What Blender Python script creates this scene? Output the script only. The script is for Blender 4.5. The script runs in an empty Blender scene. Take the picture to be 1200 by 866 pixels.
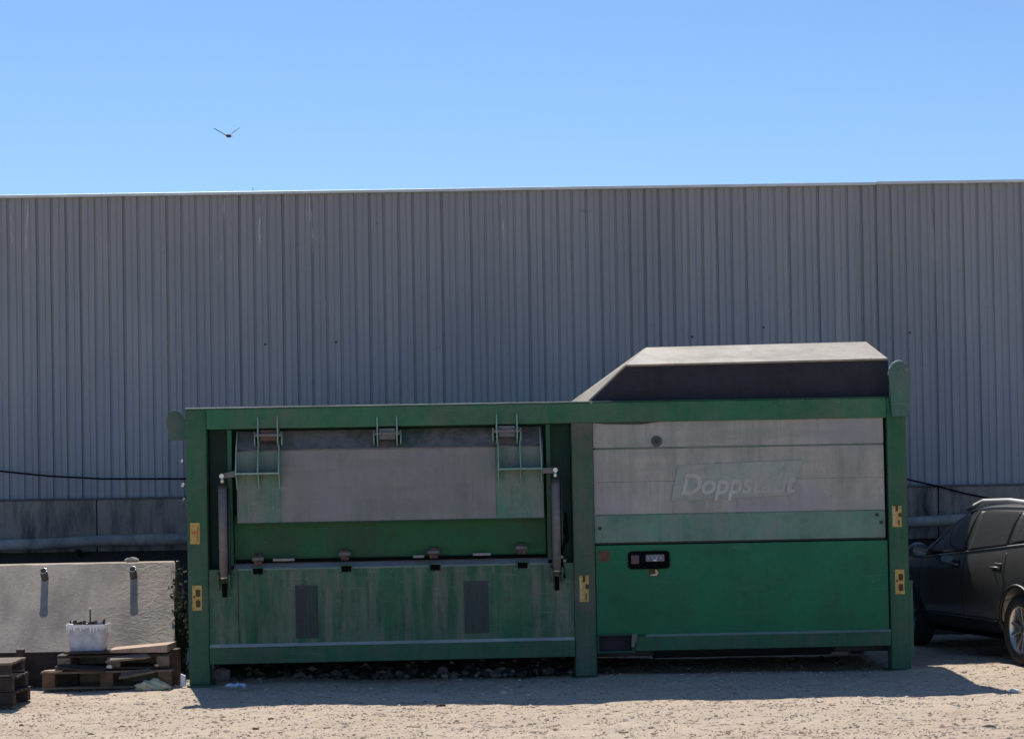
import bpy, bmesh, math, random
import numpy as np
from mathutils import Vector, Matrix
random.seed(7); rng = np.random.default_rng(7)
S = bpy.context.scene
C = S.collection
R = math.radians

# ------------------------------------------------------------------ camera
EYE = 1.87; ROLL = 0.019; PITCH = 0.018; FPX = 2480.0; SHY = 0.072
cam_d = bpy.data.cameras.new("camera"); cam = bpy.data.objects.new("camera", cam_d); C.objects.link(cam)
cam_d.sensor_width = 36; cam_d.lens = FPX/1200*36; cam_d.shift_y = SHY
cam_d.clip_start = .1; cam_d.clip_end = 3000
CM = Matrix.Translation((0, 0, EYE)) @ Matrix.Rotation(math.pi/2+PITCH, 4, 'X') @ Matrix.Rotation(-ROLL, 4, 'Z')
cam.matrix_world = CM
S.camera = cam
S.render.resolution_x = 1024; S.render.resolution_y = 738

# ------------------------------------------------------------------ sky, sun, exposure
SUN_AZ = R(11.9)       # behind the warehouse, a little to the left
SUN_EL = R(51.9)
W = bpy.data.worlds.new("World"); S.world = W; W.use_nodes = True
wn = W.node_tree; wn.nodes.clear()
sky = wn.nodes.new('ShaderNodeTexSky'); sky.sky_type = 'NISHITA'; sky.sun_disc = False
sky.sun_elevation = SUN_EL; sky.sun_rotation = -SUN_AZ
sky.altitude = 0; sky.air_density = 1.0; sky.dust_density = 0.3; sky.ozone_density = 4.0
bg = wn.nodes.new('ShaderNodeBackground'); bg.inputs[1].default_value = 0.078
wo = wn.nodes.new('ShaderNodeOutputWorld')
tint = wn.nodes.new('ShaderNodeMix'); tint.data_type = 'RGBA'; tint.blend_type = 'MULTIPLY'; tint.inputs[0].default_value = 1
tint.inputs[7].default_value = (.90, 1.08, 1.28, 1)
wn.links.new(sky.outputs[0], tint.inputs[6]); wn.links.new(tint.outputs[2], bg.inputs[0]); wn.links.new(bg.outputs[0], wo.inputs[0])
sd = bpy.data.lights.new("sun", 'SUN'); sd.energy = 4.7; sd.angle = R(.5); sd.color = (1, .95, .86)
sun = bpy.data.objects.new("sun", sd); C.objects.link(sun)
to_sun = Vector((-math.sin(SUN_AZ)*math.cos(SUN_EL), math.cos(SUN_AZ)*math.cos(SUN_EL), math.sin(SUN_EL)))
sun.rotation_euler = to_sun.to_track_quat('Z', 'Y').to_euler(); sun.location = (-10, 40, 40)
S.view_settings.view_transform = 'Standard'; S.view_settings.look = 'None'
S.view_settings.exposure = 0.25; S.view_settings.gamma = 1; S.view_settings.use_curve_mapping = False

# ------------------------------------------------------------------ helpers
def ray(px, py):
    v = Vector(((px-600)/FPX, -(py-(433+SHY*1200))/FPX, -1))
    return (CM.to_3x3() @ v)
def at(px, py, d):
    """world point seen at photo pixel (px, py), d metres in front (along +Y)"""
    r = ray(px, py); return Vector((0, 0, EYE)) + r*(d/r.y)

def tag(o, label=None, cat=None, group=None, kind=None):
    if label: o['label'] = label
    if cat: o['category'] = cat
    if group: o['group'] = group
    if kind: o['kind'] = kind
    return o
def empty(name, M, label, cat, group=None):
    o = bpy.data.objects.new(name, None); C.objects.link(o)
    o.matrix_world = M if isinstance(M, Matrix) else Matrix.Translation(M)
    return tag(o, label, cat, group)

class MB:
    """collects boxes, tubes, prisms; build() links them as one mesh object"""
    def __init__(s): s.v = []; s.f = []; s.sm = []
    def add(s, vs, fs, smooth=False):
        n = len(s.v); s.v += [tuple(v) for v in vs]; s.f += [tuple(i+n for i in f) for f in fs]; s.sm += [smooth]*len(fs); return s
    def box(s, a, b):
        x0, y0, z0 = a; x1, y1, z1 = b
        vs = [(x0,y0,z0),(x1,y0,z0),(x1,y1,z0),(x0,y1,z0),(x0,y0,z1),(x1,y0,z1),(x1,y1,z1),(x0,y1,z1)]
        return s.hexa(vs)
    def hexa(s, vs):
        return s.add(vs, [(0,3,2,1),(4,5,6,7),(0,1,5,4),(1,2,6,5),(2,3,7,6),(3,0,4,7)])
    def prism(s, pts, y0, y1):            # pts in (x,z), extruded along y; counter-clockwise seen from -y
        n = len(pts)
        vs = [(x, y0, z) for x, z in pts]+[(x, y1, z) for x, z in pts]
        fs = [tuple(range(n)), tuple(range(2*n-1, n-1, -1))]+[(i, i+n, (i+1) % n+n, (i+1) % n) for i in range(n)]
        return s.add(vs, fs)
    def prismx(s, pts, x0, x1):           # pts in (y,z) extruded along x
        n = len(pts)
        vs = [(x0, y, z) for y, z in pts]+[(x1, y, z) for y, z in pts]
        fs = [tuple(range(n-1, -1, -1)), tuple(range(n, 2*n))]+[(i, (i+1) % n, (i+1) % n+n, i+n) for i in range(n)]
        return s.add(vs, fs)
    def tube(s, pts, r, seg=10, caps=True):
        pts = [Vector(p) for p in pts]; n = len(pts)
        rs = r if isinstance(r, (list, tuple)) else [r]*n
        vs = []; fs = []
        up = Vector((0, 0, 1))
        for i, p in enumerate(pts):
            t = (pts[min(i+1, n-1)]-pts[max(i-1, 0)]).normalized()
            u = t.cross(up) if abs(t.dot(up)) < .95 else t.cross(Vector((1, 0, 0)))
            u.normalize(); w = t.cross(u)
            for k in range(seg):
                a = 2*math.pi*k/seg; vs.append(p+(u*math.cos(a)+w*math.sin(a))*rs[i])
        for i in range(n-1):
            for k in range(seg):
                k2 = (k+1) % seg; fs.append((i*seg+k, i*seg+k2, (i+1)*seg+k2, (i+1)*seg+k))
        s.add(vs, fs, True)
        if caps:
            m = len(s.v)-len(vs)
            s.f += [tuple(m+k for k in range(seg-1, -1, -1)), tuple(m+(n-1)*seg+k for k in range(seg))]; s.sm += [False, False]
        return s
    def lathe(s, prof, M=None, seg=24):   # prof (r, h) around local z
        M = M or Matrix.Identity(4)
        vs = []; fs = []; n = len(prof)
        for r, h in prof:
            for k in range(seg):
                a = 2*math.pi*k/seg; vs.append(M @ Vector((r*math.cos(a), r*math.sin(a), h)))
        for i in range(n-1):
            for k in range(seg):
                k2 = (k+1) % seg; fs.append((i*seg+k, i*seg+k2, (i+1)*seg+k2, (i+1)*seg+k))
        return s.add(vs, fs, True)
    def build(s, name, mat, parent=None, bevel=0, loc=None):
        me = bpy.data.meshes.new(name); me.from_pydata(s.v, [], s.f)
        me.polygons.foreach_set('use_smooth', s.sm); me.update()
        bm = bmesh.new(); bm.from_mesh(me); bmesh.ops.recalc_face_normals(bm, faces=bm.faces); bm.to_mesh(me); bm.free()
        me.materials.append(mat)
        o = bpy.data.objects.new(name, me); C.objects.link(o)
        if parent: o.parent = parent
        if loc is not None: o.location = loc
        if bevel:
            b = o.modifiers.new('bevel', 'BEVEL'); b.width = bevel; b.segments = 2; b.limit_method = 'ANGLE'; b.angle_limit = R(35)
        return o

# ------------------------------------------------------------------ materials
def nt(name):
    m = bpy.data.materials.new(name); m.use_nodes = True; t = m.node_tree
    return m, t, t.nodes['Principled BSDF']
def N(t, kind, **kw):
    n = t.nodes.new(kind)
    for k, v in kw.items(): setattr(n, k, v)
    return n
def noise(t, scale, detail=4, rough=.6, stretch=(1,1,1), coord='Object', dist=0, off=(0,0,0)):
    tc = N(t, 'ShaderNodeTexCoord'); mp = N(t, 'ShaderNodeMapping'); mp.inputs['Scale'].default_value = stretch; mp.inputs['Location'].default_value = off
    t.links.new(tc.outputs[coord], mp.inputs[0])
    n = N(t, 'ShaderNodeTexNoise'); n.inputs['Scale'].default_value = scale; n.inputs['Detail'].default_value = detail
    n.inputs['Roughness'].default_value = rough; n.inputs['Distortion'].default_value = dist
    t.links.new(mp.outputs[0], n.inputs['Vector']); return n.outputs[0]
def ramp(t, src, a, b, ca=(0,0,0,1), cb=(1,1,1,1)):
    r = N(t, 'ShaderNodeValToRGB'); r.color_ramp.elements[0].position = a; r.color_ramp.elements[1].position = b
    r.color_ramp.elements[0].color = ca; r.color_ramp.elements[1].color = cb
    t.links.new(src, r.inputs[0]); return r.outputs[0]
def mix(t, fac, a, b, mode='MIX'):
    m = N(t, 'ShaderNodeMix', data_type='RGBA', blend_type=mode)
    for sock, val in ((m.inputs[0], fac), (m.inputs[6], a), (m.inputs[7], b)):
        if isinstance(val, (int, float)): sock.default_value = val
        elif isinstance(val, tuple): sock.default_value = (*val, 1) if len(val) == 3 else val
        else: t.links.new(val, sock)
    return m.outputs[2]
def math_(t, op, a, b=None):
    m = N(t, 'ShaderNodeMath', operation=op)
    for i, val in enumerate((a, b)):
        if val is None: continue
        if isinstance(val, (int, float)): m.inputs[i].default_value = val
        else: t.links.new(val, m.inputs[i])
    return m.outputs[0]
def bump(t, bsdf, h, strength=.3, dist=.01):
    b = N(t, 'ShaderNodeBump'); b.inputs['Strength'].default_value = strength; b.inputs['Distance'].default_value = dist
    t.links.new(h, b.inputs['Height']); t.links.new(b.outputs[0], bsdf.inputs['Normal'])

def painted(name, base, dirt=(.16,.15,.15), amt=.5, streak=.5, rough=.55, rust=.1, seed=0, spec=.35, varc=None, smear=None):
    m, t, p = nt(name)
    col = base
    n0 = noise(t, 1.3, 3, .5, off=(seed, 3, 1))
    col = mix(t, ramp(t, n0, .35, .7), base, varc or tuple(c*1.5 for c in base))
    n1 = noise(t, 1.0, 6, .7, stretch=(9, 9, .8), off=(seed*2, 0, 0))            # rain streaks
    col = mix(t, math_(t, 'MULTIPLY', ramp(t, n1, .44, .66), min(1, streak*1.25)), col, dirt)
    n1b = noise(t, 1.0, 6, .75, stretch=(22, 22, 1.1), off=(seed*3, 5, 0))       # thin dark runs
    col = mix(t, math_(t, 'MULTIPLY', ramp(t, n1b, .52, .66), min(1, streak*.9)), col, tuple(c*.45 for c in base))
    n2 = noise(t, 1.9, 8, .75, off=(0, 0, seed), dist=.4)                         # dust clouds
    col = mix(t, math_(t, 'MULTIPLY', ramp(t, n2, .40, .66), min(1, amt*1.25)), col, dirt)
    n4 = noise(t, 9, 7, .75, off=(seed, 7, seed))
    col = mix(t, math_(t, 'MULTIPLY', ramp(t, n4, .5, .75), .45), col, tuple(c*.5 for c in base))
    if smear:
        n5 = noise(t, 1.0, 5, .65, stretch=(.5, 1, 5), off=(seed, 0, 2)); n6 = noise(t, 1.1, 3, .5, off=(3, seed, 2))
        col = mix(t, math_(t, 'MULTIPLY', ramp(t, n5, .48, .62), .6), col, smear[0])
        col = mix(t, math_(t, 'MULTIPLY', ramp(t, n6, .5, .65), .5), col, smear[1])
    n3 = noise(t, 22, 5, .7, off=(seed, seed, 0))
    col = mix(t, math_(t, 'MULTIPLY', ramp(t, n3, .62, .68), rust), col, (.06, .03, .02))
    n7 = noise(t, 1.0, 4, .6, stretch=(3, 30, 60), off=(seed, 1, 8)); n8 = noise(t, 2.2, 3, .5, off=(8, 1, seed))
    col = mix(t, math_(t, 'MULTIPLY', math_(t, 'MULTIPLY', ramp(t, n7, .64, .68), ramp(t, n8, .5, .6)), .5), col, tuple(min(.6, c*1.2+.06) for c in dirt))
    n9 = noise(t, 34, 3, .6, off=(seed, 0, 4))
    col = mix(t, math_(t, 'MULTIPLY', math_(t, 'MULTIPLY', ramp(t, n9, .68, .71), ramp(t, n8, .42, .6)), .6), col, tuple(min(.6, c*1.4+.05) for c in dirt))
    t.links.new(col, p.inputs['Base Color'])
    rr = N(t, 'ShaderNodeMapRange'); rr.inputs[3].default_value = rough-.12; rr.inputs[4].default_value = rough+.25
    t.links.new(n2, rr.inputs[0]); t.links.new(rr.outputs[0], p.inputs['Roughness'])
    p.inputs['Specular IOR Level'].default_value = spec
    bump(t, p, noise(t, 3.0, 4, .5, off=(seed, 1, 1)), .25, .012)
    return m
def plain(name, col, rough=.6, metal=0, var=.25, scale=12, bumps=0):
    m, t, p = nt(name)
    n = noise(t, scale, 5, .65)
    c = mix(t, ramp(t, n, .3, .7), tuple(x*(1-var) for x in col), tuple(x*(1+var) for x in col))
    t.links.new(c, p.inputs['Base Color']); p.inputs['Roughness'].default_value = rough; p.inputs['Metallic'].default_value = metal
    if bumps: bump(t, p, noise(t, scale*2, 6, .7), bumps, .01)
    return m

M = {}
M['green'] = painted('green_paint', (.010, .095, .044), (.11, .12, .095), .45, .35, seed=1)
M['green_beam'] = painted('green_beam_paint', (.012, .120, .055), (.13, .15, .11), .5, .2, seed=5)
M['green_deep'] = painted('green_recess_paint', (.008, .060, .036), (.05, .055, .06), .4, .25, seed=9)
M['green_clean'] = painted('green_door_paint', (.005, .135, .058), (.045, .11, .065), .3, .12, seed=3, rust=.02)
M['green_panel'] = painted('green_lower_panel', (.008, .095, .042), (.20, .195, .165), .30, .65, seed=12, rust=.25)
M['green_wall'] = painted('green_inner_wall', (.006, .095, .030), (.06, .055, .04), .4, .25, seed=15)
M['grey_panel'] = painted('weathered_grey_panel', (.43, .39, .355), (.20, .24, .20), .35, .4, seed=21, rust=.03, varc=(.48, .43, .39), spec=.25, smear=((.27, .30, .26), (.32, .29, .33)))
M['grey_fold'] = painted('faded_green_grey', (.09, .21, .15), (.25, .265, .24), .6, .3, seed=22, rust=.05)
M['lid'] = painted('lid_dusty_plate', (.245, .235, .225), (.12, .17, .14), .3, .3, seed=31, rust=.12, varc=(.30, .28, .27), smear=((.19, .20, .18), (.27, .235, .26)))
M['lid_green'] = painted('lid_green_end', (.07, .18, .125), (.22, .22, .205), .8, .6, seed=33)
M['bare'] = painted('pale_weathered_sheet', (.34, .295, .245), (.17, .15, .125), .7, .3, seed=41, rust=.08, varc=(.38, .335, .28))
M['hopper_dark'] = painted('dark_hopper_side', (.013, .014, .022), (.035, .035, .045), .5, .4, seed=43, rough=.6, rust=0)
M['black'] = plain('black_plastic', (.003, .003, .003), .8); M['black'].node_tree.nodes['Principled BSDF'].inputs['Specular IOR Level'].default_value = .1
M['dark'] = plain('dark_steel', (.03, .028, .03), .6)
M['steel'] = plain('grey_steel', (.17, .155, .15), .6, .1)
M['rod'] = plain('bright_rod', (.55, .53, .5), .25, .9, .1)
M['rust'] = plain('rusty_steel', (.11, .06, .045), .8, 0, .5, 30, .4)
M['rustpatch'] = painted('rusty_purple_plate', (.055, .035, .055), (.03, .09, .06), .55, .7, seed=51, rust=.8)
M['yellow'] = plain('yellow_decal', (.52, .34, .09), .6, 0, .35, 40)
M['yellow_pale'] = plain('pale_decal_mark', (.50, .46, .30), .6, 0, .2, 40)
M['orange_mark'] = plain('orange_decal_mark', (.50, .17, .05), .6, 0, .2, 40)
M['brown'] = plain('brown_decal_mark', (.06, .035, .012), .6, 0, .2, 40)
M['edge'] = painted('pale_rim_light', (.28, .36, .32), (.2, .2, .2), .3, .2, seed=61)  # pale colour that imitates sun-lit rims
M['white_chip'] = plain('white_scrap', (.75, .75, .75), .6, 0, .1)
M['logo_patch'] = painted('faded_logo_field', (.25, .30, .25), (.40, .375, .345), .65, .4, seed=63, rust=0)
M['logo_text'] = painted('faded_logo_letters', (.375, .37, .34), (.33, .325, .29), .15, .1, seed=64, rust=0)

# ------------------------------------------------------------------ the setting: ground
def ground_mat():
    m, t, p = nt('sandy_gravel')
    a = noise(t, .5, 4, .6); b = noise(t, 7, 8, .75); c = noise(t, 60, 6, .75); d = noise(t, 1.2, 3, .5, stretch=(.35, 2.2, 1))
    col = mix(t, ramp(t, a, .35, .65), (.40, .295, .21), (.49, .39, .29))
    col = mix(t, math_(t, 'MULTIPLY', ramp(t, d, .52, .7), .45), col, (.36, .30, .25))
    col = mix(t, math_(t, 'MULTIPLY', ramp(t, b, .5, .72), .45), col, (.26, .205, .155))
    col = mix(t, math_(t, 'MULTIPLY', ramp(t, c, .5, .65), .55), col, (.62, .55, .46))
    t.links.new(col, p.inputs['Base Color']); p.inputs['Roughness'].default_value = .95; p.inputs['Specular IOR Level'].default_value = .1
    h = math_(t, 'ADD', math_(t, 'MULTIPLY', b, .6), math_(t, 'MULTIPLY', c, .4))
    e_ = noise(t, 2.2, 5, .7, stretch=(.6, 1.6, 1), off=(9, 2, 0)); e2 = noise(t, 3.1, 6, .7, off=(1, 7, 0))
    col = mix(t, math_(t, 'MULTIPLY', ramp(t, e_, .52, .68), .5), col, (.50, .345, .27))
    col = mix(t, math_(t, 'MULTIPLY', ramp(t, e2, .53, .68), .6), col, (.22, .165, .115))
    tr = noise(t, 1.0, 6, .7, stretch=(.45, 3.2, 1), off=(3, 3, 0), dist=.6)            # flattened wheel tracks running along the yard
    col = mix(t, math_(t, 'MULTIPLY', ramp(t, tr, .50, .64), .5), col, (.30, .23, .165))
    gr = noise(t, 16, 8, .8, off=(2, 9, 0))
    col = mix(t, math_(t, 'MULTIPLY', ramp(t, gr, .50, .60), .65), col, (.18, .135, .09))
    col = mix(t, math_(t, 'MULTIPLY', ramp(t, gr, .46, .38), .4), col, (.72, .60, .47))
    t.links.new(col, p.inputs['Base Color'])
    bump(t, p, math_(t, 'ADD', h, math_(t, 'MULTIPLY', gr, .5)), .8, .022)
    return m
GM = ground_mat()
def gz(x, y):
    """ground height: gentle lumps near the camera, flat elsewhere"""
    w = math.exp(-((x)/14)**4)*math.exp(-((y-18)/9)**4)
    return w*(.006*math.sin(y*7.5+.6*math.sin(x*.8))+.007*math.sin(y*4.1+x*.35)+.010*math.sin(x*1.7+y*.6)+.008*math.sin(x*.9-y*2.3+1)+.006*math.sin(x*4.1+y*3.3)) - .012
def axis(lo, hi, a, b, step):
    near = list(np.arange(a, b, step)); L = []
    q = a-.5; g = 1.0
    while q > lo: L.append(q); g *= 1.35; q -= g
    L.append(lo); Rr = []; q = b+.5; g = 1.0
    while q < hi: Rr.append(q); g *= 1.35; q += g
    Rr.append(hi); return L[::-1]+near+Rr
gx = axis(-1200, 1200, -9, 9, .09); gy = axis(-600, 1800, 12, 25, .09)
vs = [(x, y, gz(x, y)+(random.uniform(-.006, .006) if abs(x) < 9 and 12 < y < 25 else 0)) for y in gy for x in gx]
nx = len(gx); fs = [(j*nx+i, j*nx+i+1, (j+1)*nx+i+1, (j+1)*nx+i) for j in range(len(gy)-1) for i in range(nx-1)]
tag(MB().add(vs, fs, True).build('ground', GM), kind='structure')

def stone_field(name, n, sampler, size, mat, flat=.6):
    oct_v = np.array([(1,0,0),(-1,0,0),(0,1,0),(0,-1,0),(0,0,1),(0,0,-1),(.6,.6,.55),(-.6,.6,.5),(.6,-.6,.5),(-.6,-.6,.55)])
    oct_f = [(4,0,6),(4,6,2),(4,2,7),(4,7,1),(4,1,9),(4,9,3),(4,3,8),(4,8,0),(0,2,6),(2,1,7),(1,3,9),(3,0,8),(5,2,0),(5,1,2),(5,3,1),(5,0,3)]
    V = []; F = []; 
    for i in range(n):
        x, y, z = sampler(); s = size()
        a = random.uniform(0, 6.28); ca, sa = math.cos(a), math.sin(a)
        q = oct_v*rng.uniform(.65, 1.25, oct_v.shape)*np.array([s, s*random.uniform(.6, 1), s*flat*random.uniform(.6, 1.1)])
        q = np.stack([q[:,0]*ca-q[:,1]*sa+x, q[:,0]*sa+q[:,1]*ca+y, q[:,2]+z], 1)
        k = len(V)*10; V.append(q); F += [(a_+k, b_+k, c_+k) for a_, b_, c_ in oct_f]
    V = np.concatenate(V)
    me = bpy.data.meshes.new(name); me.from_pydata(V.tolist(), [], F); me.materials.append(mat)
    o = bpy.data.objects.new(name, me); C.objects.link(o); return o
def stone_mat(name, cols):
    m, t, p = nt(name)
    g = N(t, 'ShaderNodeNewGeometry'); r = N(t, 'ShaderNodeValToRGB'); t.links.new(g.outputs['Random Per Island'], r.inputs[0])
    cr = r.color_ramp; cr.interpolation = 'LINEAR'
    cr.elements[0].color = (*cols[0], 1); cr.elements[1].color = (*cols[-1], 1)
    for i, c in enumerate(cols[1:-1]): e = cr.elements.new((i+1)/(len(cols)-1)); e.color = (*c, 1)
    t.links.new(r.outputs[0], p.inputs['Base Color']); p.inputs['Roughness'].default_value = .9; p.inputs['Specular IOR Level'].default_value = .15
    return m
pebble = stone_mat('pebbles', [(.26,.20,.15),(.50,.40,.31),(.42,.33,.25),(.68,.60,.50),(.55,.41,.33),(.30,.24,.18),(.58,.48,.38),(.64,.53,.40)])
def samp():
    y = 14.2+9.5*random.random()**1.3; x = random.uniform(-.30, .30)*y
    return x, y, gz(x, y)+.0005
tag(stone_field('gravel', 70000, samp, lambda: .004+.011*random.random()**3+(.014 if random.random() < .01 else 0), pebble, .5), 'pale sandy gravel strewn over the yard', 'gravel', kind='stuff')

tag(stone_field('loose_stones', 5000, samp, lambda: .007+.022*random.random()**3.5, stone_mat('loose_stone', [(.16,.13,.10),(.46,.38,.30),(.30,.24,.19),(.66,.60,.52),(.50,.36,.29),(.20,.16,.13)]), .55), 'larger loose stones scattered over the sandy yard', 'gravel', kind='stuff')

# ------------------------------------------------------------------ warehouse
BY = 25.0
def clad_mat():
    m, t, p = nt('blue_grey_cladding')
    a = noise(t, .6, 4, .6, stretch=(1, 1, .6)); b = noise(t, 1.0, 6, .7, stretch=(6, 6, .5)); c = noise(t, 5, 7, .75)
    col = mix(t, ramp(t, a, .3, .7), (.265, .285, .315), (.335, .355, .385))
    col = mix(t, math_(t, 'MULTIPLY', ramp(t, b, .46, .64), .5), col, (.40, .395, .385))
    # warmer tone towards the eaves
    tc = N(t, 'ShaderNodeTexCoord'); sp = N(t, 'ShaderNodeSeparateXYZ'); t.links.new(tc.outputs['Object'], sp.inputs[0])
    mr = N(t, 'ShaderNodeMapRange'); mr.inputs[1].default_value = 3.2; mr.inputs[2].default_value = 5.2; t.links.new(sp.outputs[2], mr.inputs[0])
    col = mix(t, math_(t, 'MULTIPLY', mr.outputs[0], .5), col, (.32, .30, .285))
    # each sheet (about a metre) a slightly different tone
    wn_ = N(t, 'ShaderNodeTexWhiteNoise', noise_dimensions='1D')
    t.links.new(math_(t, 'FLOOR', math_(t, 'DIVIDE', sp.outputs[0], 1.026)), wn_.inputs['W'])
    mr2 = N(t, 'ShaderNodeMapRange'); mr2.inputs[3].default_value = .93; mr2.inputs[4].default_value = 1.04; t.links.new(wn_.outputs[0], mr2.inputs[0])
    mulc = N(t, 'ShaderNodeVectorMath', operation='SCALE'); t.links.new(col, mulc.inputs[0]); t.links.new(mr2.outputs[0], mulc.inputs['Scale'])
    col = mix(t, math_(t, 'MULTIPLY', ramp(t, c, .63, .70), .5), mulc.outputs[0], (.16, .145, .14))
    dn = noise(t, 1.6, 4, .6, stretch=(5, 5, .45), off=(4, 0, 0))              # pale droppings below the eaves
    col = mix(t, math_(t, 'MULTIPLY', math_(t, 'MULTIPLY', ramp(t, dn, .66, .72), mr.outputs[0]), .6), col, (.75, .73, .70))
    t.links.new(col, p.inputs['Base Color']); p.inputs['Roughness'].default_value = .6; p.inputs['Specular IOR Level'].default_value = .3
    bump(t, p, noise(t, 1.4, 3, .5, stretch=(2, 2, .7)), .3, .02)
    return m
def concrete(name, base, dark, pits=.5, rough=1, drip=.4, scale=1, patch=None):
    m, t, p = nt(name)
    a = noise(t, 1.5*scale, 6, .65); b = noise(t, 1.2*scale, 6, .7, stretch=(5, 5, .8)); c = noise(t, 26*scale, 6, .75)
    col = mix(t, ramp(t, a, .3, .7), base, tuple(x*1.2 for x in base))
    col = mix(t, math_(t, 'MULTIPLY', ramp(t, b, .45, .7), drip), col, dark)
    col = mix(t, math_(t, 'MULTIPLY', ramp(t, c, .5, .7), .35), col, tuple(x*.6 for x in base))
    t.links.new(col, p.inputs['Base Color']); p.inputs['Roughness'].default_value = .92; p.inputs['Specular IOR Level'].default_value = .15
    bump(t, p, math_(t, 'ADD', a, c), pits, .012)
    return m
HT = at(600, 222.5, BY).z     # eaves height
HB = at(600, 577.5, BY).z     # foot of the cladding
wm = Matrix.Translation((0, BY, 0)) @ Matrix.Rotation(0.0035, 4, 'Y')
wh = empty('warehouse', wm, 'long blue-grey corrugated metal warehouse with low concrete plinth behind the green container', 'warehouse')
PITCHX = .1712; X0 = -28
prof = []
k = 0; x = X0
while x < 28:
    j = random.uniform(-.003, .003)
    g_ = random.uniform(.014, .028); prof += [(x, 0), (x+.062+j, .0), (x+.066+j, .007), (x+.080+j, .007), (x+.084, 0), (x+.134+j, -.002), (x+.140+j, g_), (x+.160+j, g_*.9)]   # narrow trough between broad pans
    x += PITCHX
prof.append((x, 0))
vs = []; zs = [HB-.02, (HB+HT)*.4, (HB+HT)*.66, HT]
for q, z in enumerate(zs):
    for i, (xx, yy) in enumerate(prof):
        vs.append((xx+.004*math.sin(i*.37+q*2.1), yy+.003*math.sin(i*.11+q), z))
n = len(prof)
fs = [(r_*n+i, r_*n+i+1, (r_+1)*n+i+1, (r_+1)*n+i) for r_ in range(3) for i in range(n-1)]
MB().add(vs, fs).build('cladding', clad_mat(), wh)
lapm = plain('lap_shadow_strip', (.10, .105, .12), .6)
for px in (311, 394, 811, 895, 1066):
    p_ = wm.inverted() @ at(px, 393+random.uniform(-6, 6)-(px-600)*.017, BY)
    MB().box((p_.x-.011, -.010, p_.z-.011), (p_.x+.011, -.001, p_.z+.011)).build('cladding_bolt', M['dark'], wh, .003)
MB().box((X0, .06, -.4), (28.2, 14, HB)).build('back_wall', concrete('inner_concrete', (.16,.15,.15), (.08,.08,.08)), wh)
MB().box((X0, .035, HB-.05), (28.2, 14, HT-.02)).build('inner_wall', plain('dark_core', (.05,.05,.055), .8), wh)
capm = plain('pale_eaves_flashing', (.62, .66, .66), .45, .2, .12, 3)
cp = MB()
x = -28.3; i = 0
while x < 28:                                # flashing lengths that do not quite line up
    L_ = 4.6+random.uniform(-.3, .3); dz = random.uniform(-.002, .002)
    cp.hexa([(x, -.06, HT-.012+dz), (x+L_, -.06, HT-.016+dz), (x+L_, .5, HT-.01+dz), (x, .5, HT-.01+dz),
             (x, -.06, HT+.022+dz), (x+L_, -.06, HT+.018+dz), (x+L_, .5, HT+.06+dz), (x, .5, HT+.064+dz)]); x += L_+.002
cp.build('eaves_flashing', capm, wh, .004)
MB().hexa([(-28.2, .502, HT-.03), (28.2, .502, HT-.03), (28.2, 14.2, HT-.03), (-28.2, 14.2, HT-.03),
           (-28.2, .502, HT+.03), (28.2, .502, HT+.03), (28.2, 14.2, HT+.05), (-28.2, 14.2, HT+.05)]).build('roof', plain('roof_sheet', (.45,.47,.48), .5), wh)
PL = concrete('stained_plinth', (.28, .245, .215), (.055, .05, .045), .6, drip=1.0)
ZP = at(100, 640, BY).z
pl = MB()
x = -28
while x < 28:                                # cast panels with joints
    w_ = 3.3
    pl.box((x, -.10, ZP-.08), (x+w_-.012, .03, HB-.003)); x += w_
pl.build('plinth_panels', PL, wh, .01)
MB().box((-28, -.05, -.4), (28, .031, ZP-.081)).build('foundation_wall', concrete('foundation', (.06,.055,.055), (.02,.02,.022), .9, drip=.6), wh)
MB().box((-28, -.115, HB-.0), (28, -.0, HB+.02)).build('drip_trim', plain('drip_trim', (.10,.105,.12), .6), wh)
# thin aerial mast on the eaves
a0 = at(296.5, 229, BY+.2); ae = empty('roof_aerial', (a0.x, a0.y, HT), 'thin short aerial rod standing on the warehouse eaves below the bird', 'aerial')
MB().tube([(0,0,.04),(0,0,.11)], .004, 6).build('rod', M['steel'], ae); MB().box((-.03,-.03,.03),(.03,.03,.05)).build('base_plate', M['steel'], ae)

# service pipe along the foot of the wall
pp = empty('service_pipe', (0, BY-.30, 0), 'long grey lagged pipe running along the concrete foot of the warehouse', 'pipe')
pts = []
for i in range(0, 113):
    x = -28+i*.5; z = at(100, 632, BY).z - .02 + .018*math.sin(x*1.3)+.01*math.sin(x*3.7+1)+ (.05 if x > 3 else 0)*min(1, (x-3)/1.5 if x > 3 else 0)
    pts.append((x, .01*math.sin(x*2), z))
MB().tube(pts, [.066+.006*math.sin(i*1.9)+.004*math.sin(i*4.1) for i in range(len(pts))], 12).build('lagging', painted('grey_lagging', (.34,.31,.28), (.14,.13,.12), .8, .2, seed=71, rust=.05), pp)
for i in range(-9, 10):
    MB().prismx([(-.04, pts[0][2]-.11), (.25, pts[0][2]-.2), (.25, pts[0][2]-.12), (-.04, pts[0][2]-.08)], i*1.7-.02, i*1.7+.02).build('bracket', M['dark'], pp)
# sagging cable
cpx = [(-260,545),(-100,546),(0,552),(60,558),(120,561),(210,561),(400,563),(700,556),(900,551),(1000,552),(1065,562),(1100,570),(1130,578),(1165,585),(1200,589),(1290,598),(1400,600)]
cpts = [at(a, b, BY-.16) for a, b in cpx]
fine = []
for i in range(len(cpts)-1):
    for q in range(4): fine.append(cpts[i].lerp(cpts[i+1], q/4))
tag(MB().tube(fine, .010, 8).build('wall_cable', M['black']), 'thin black cable sagging across the foot of the corrugated cladding', 'cable')

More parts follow.
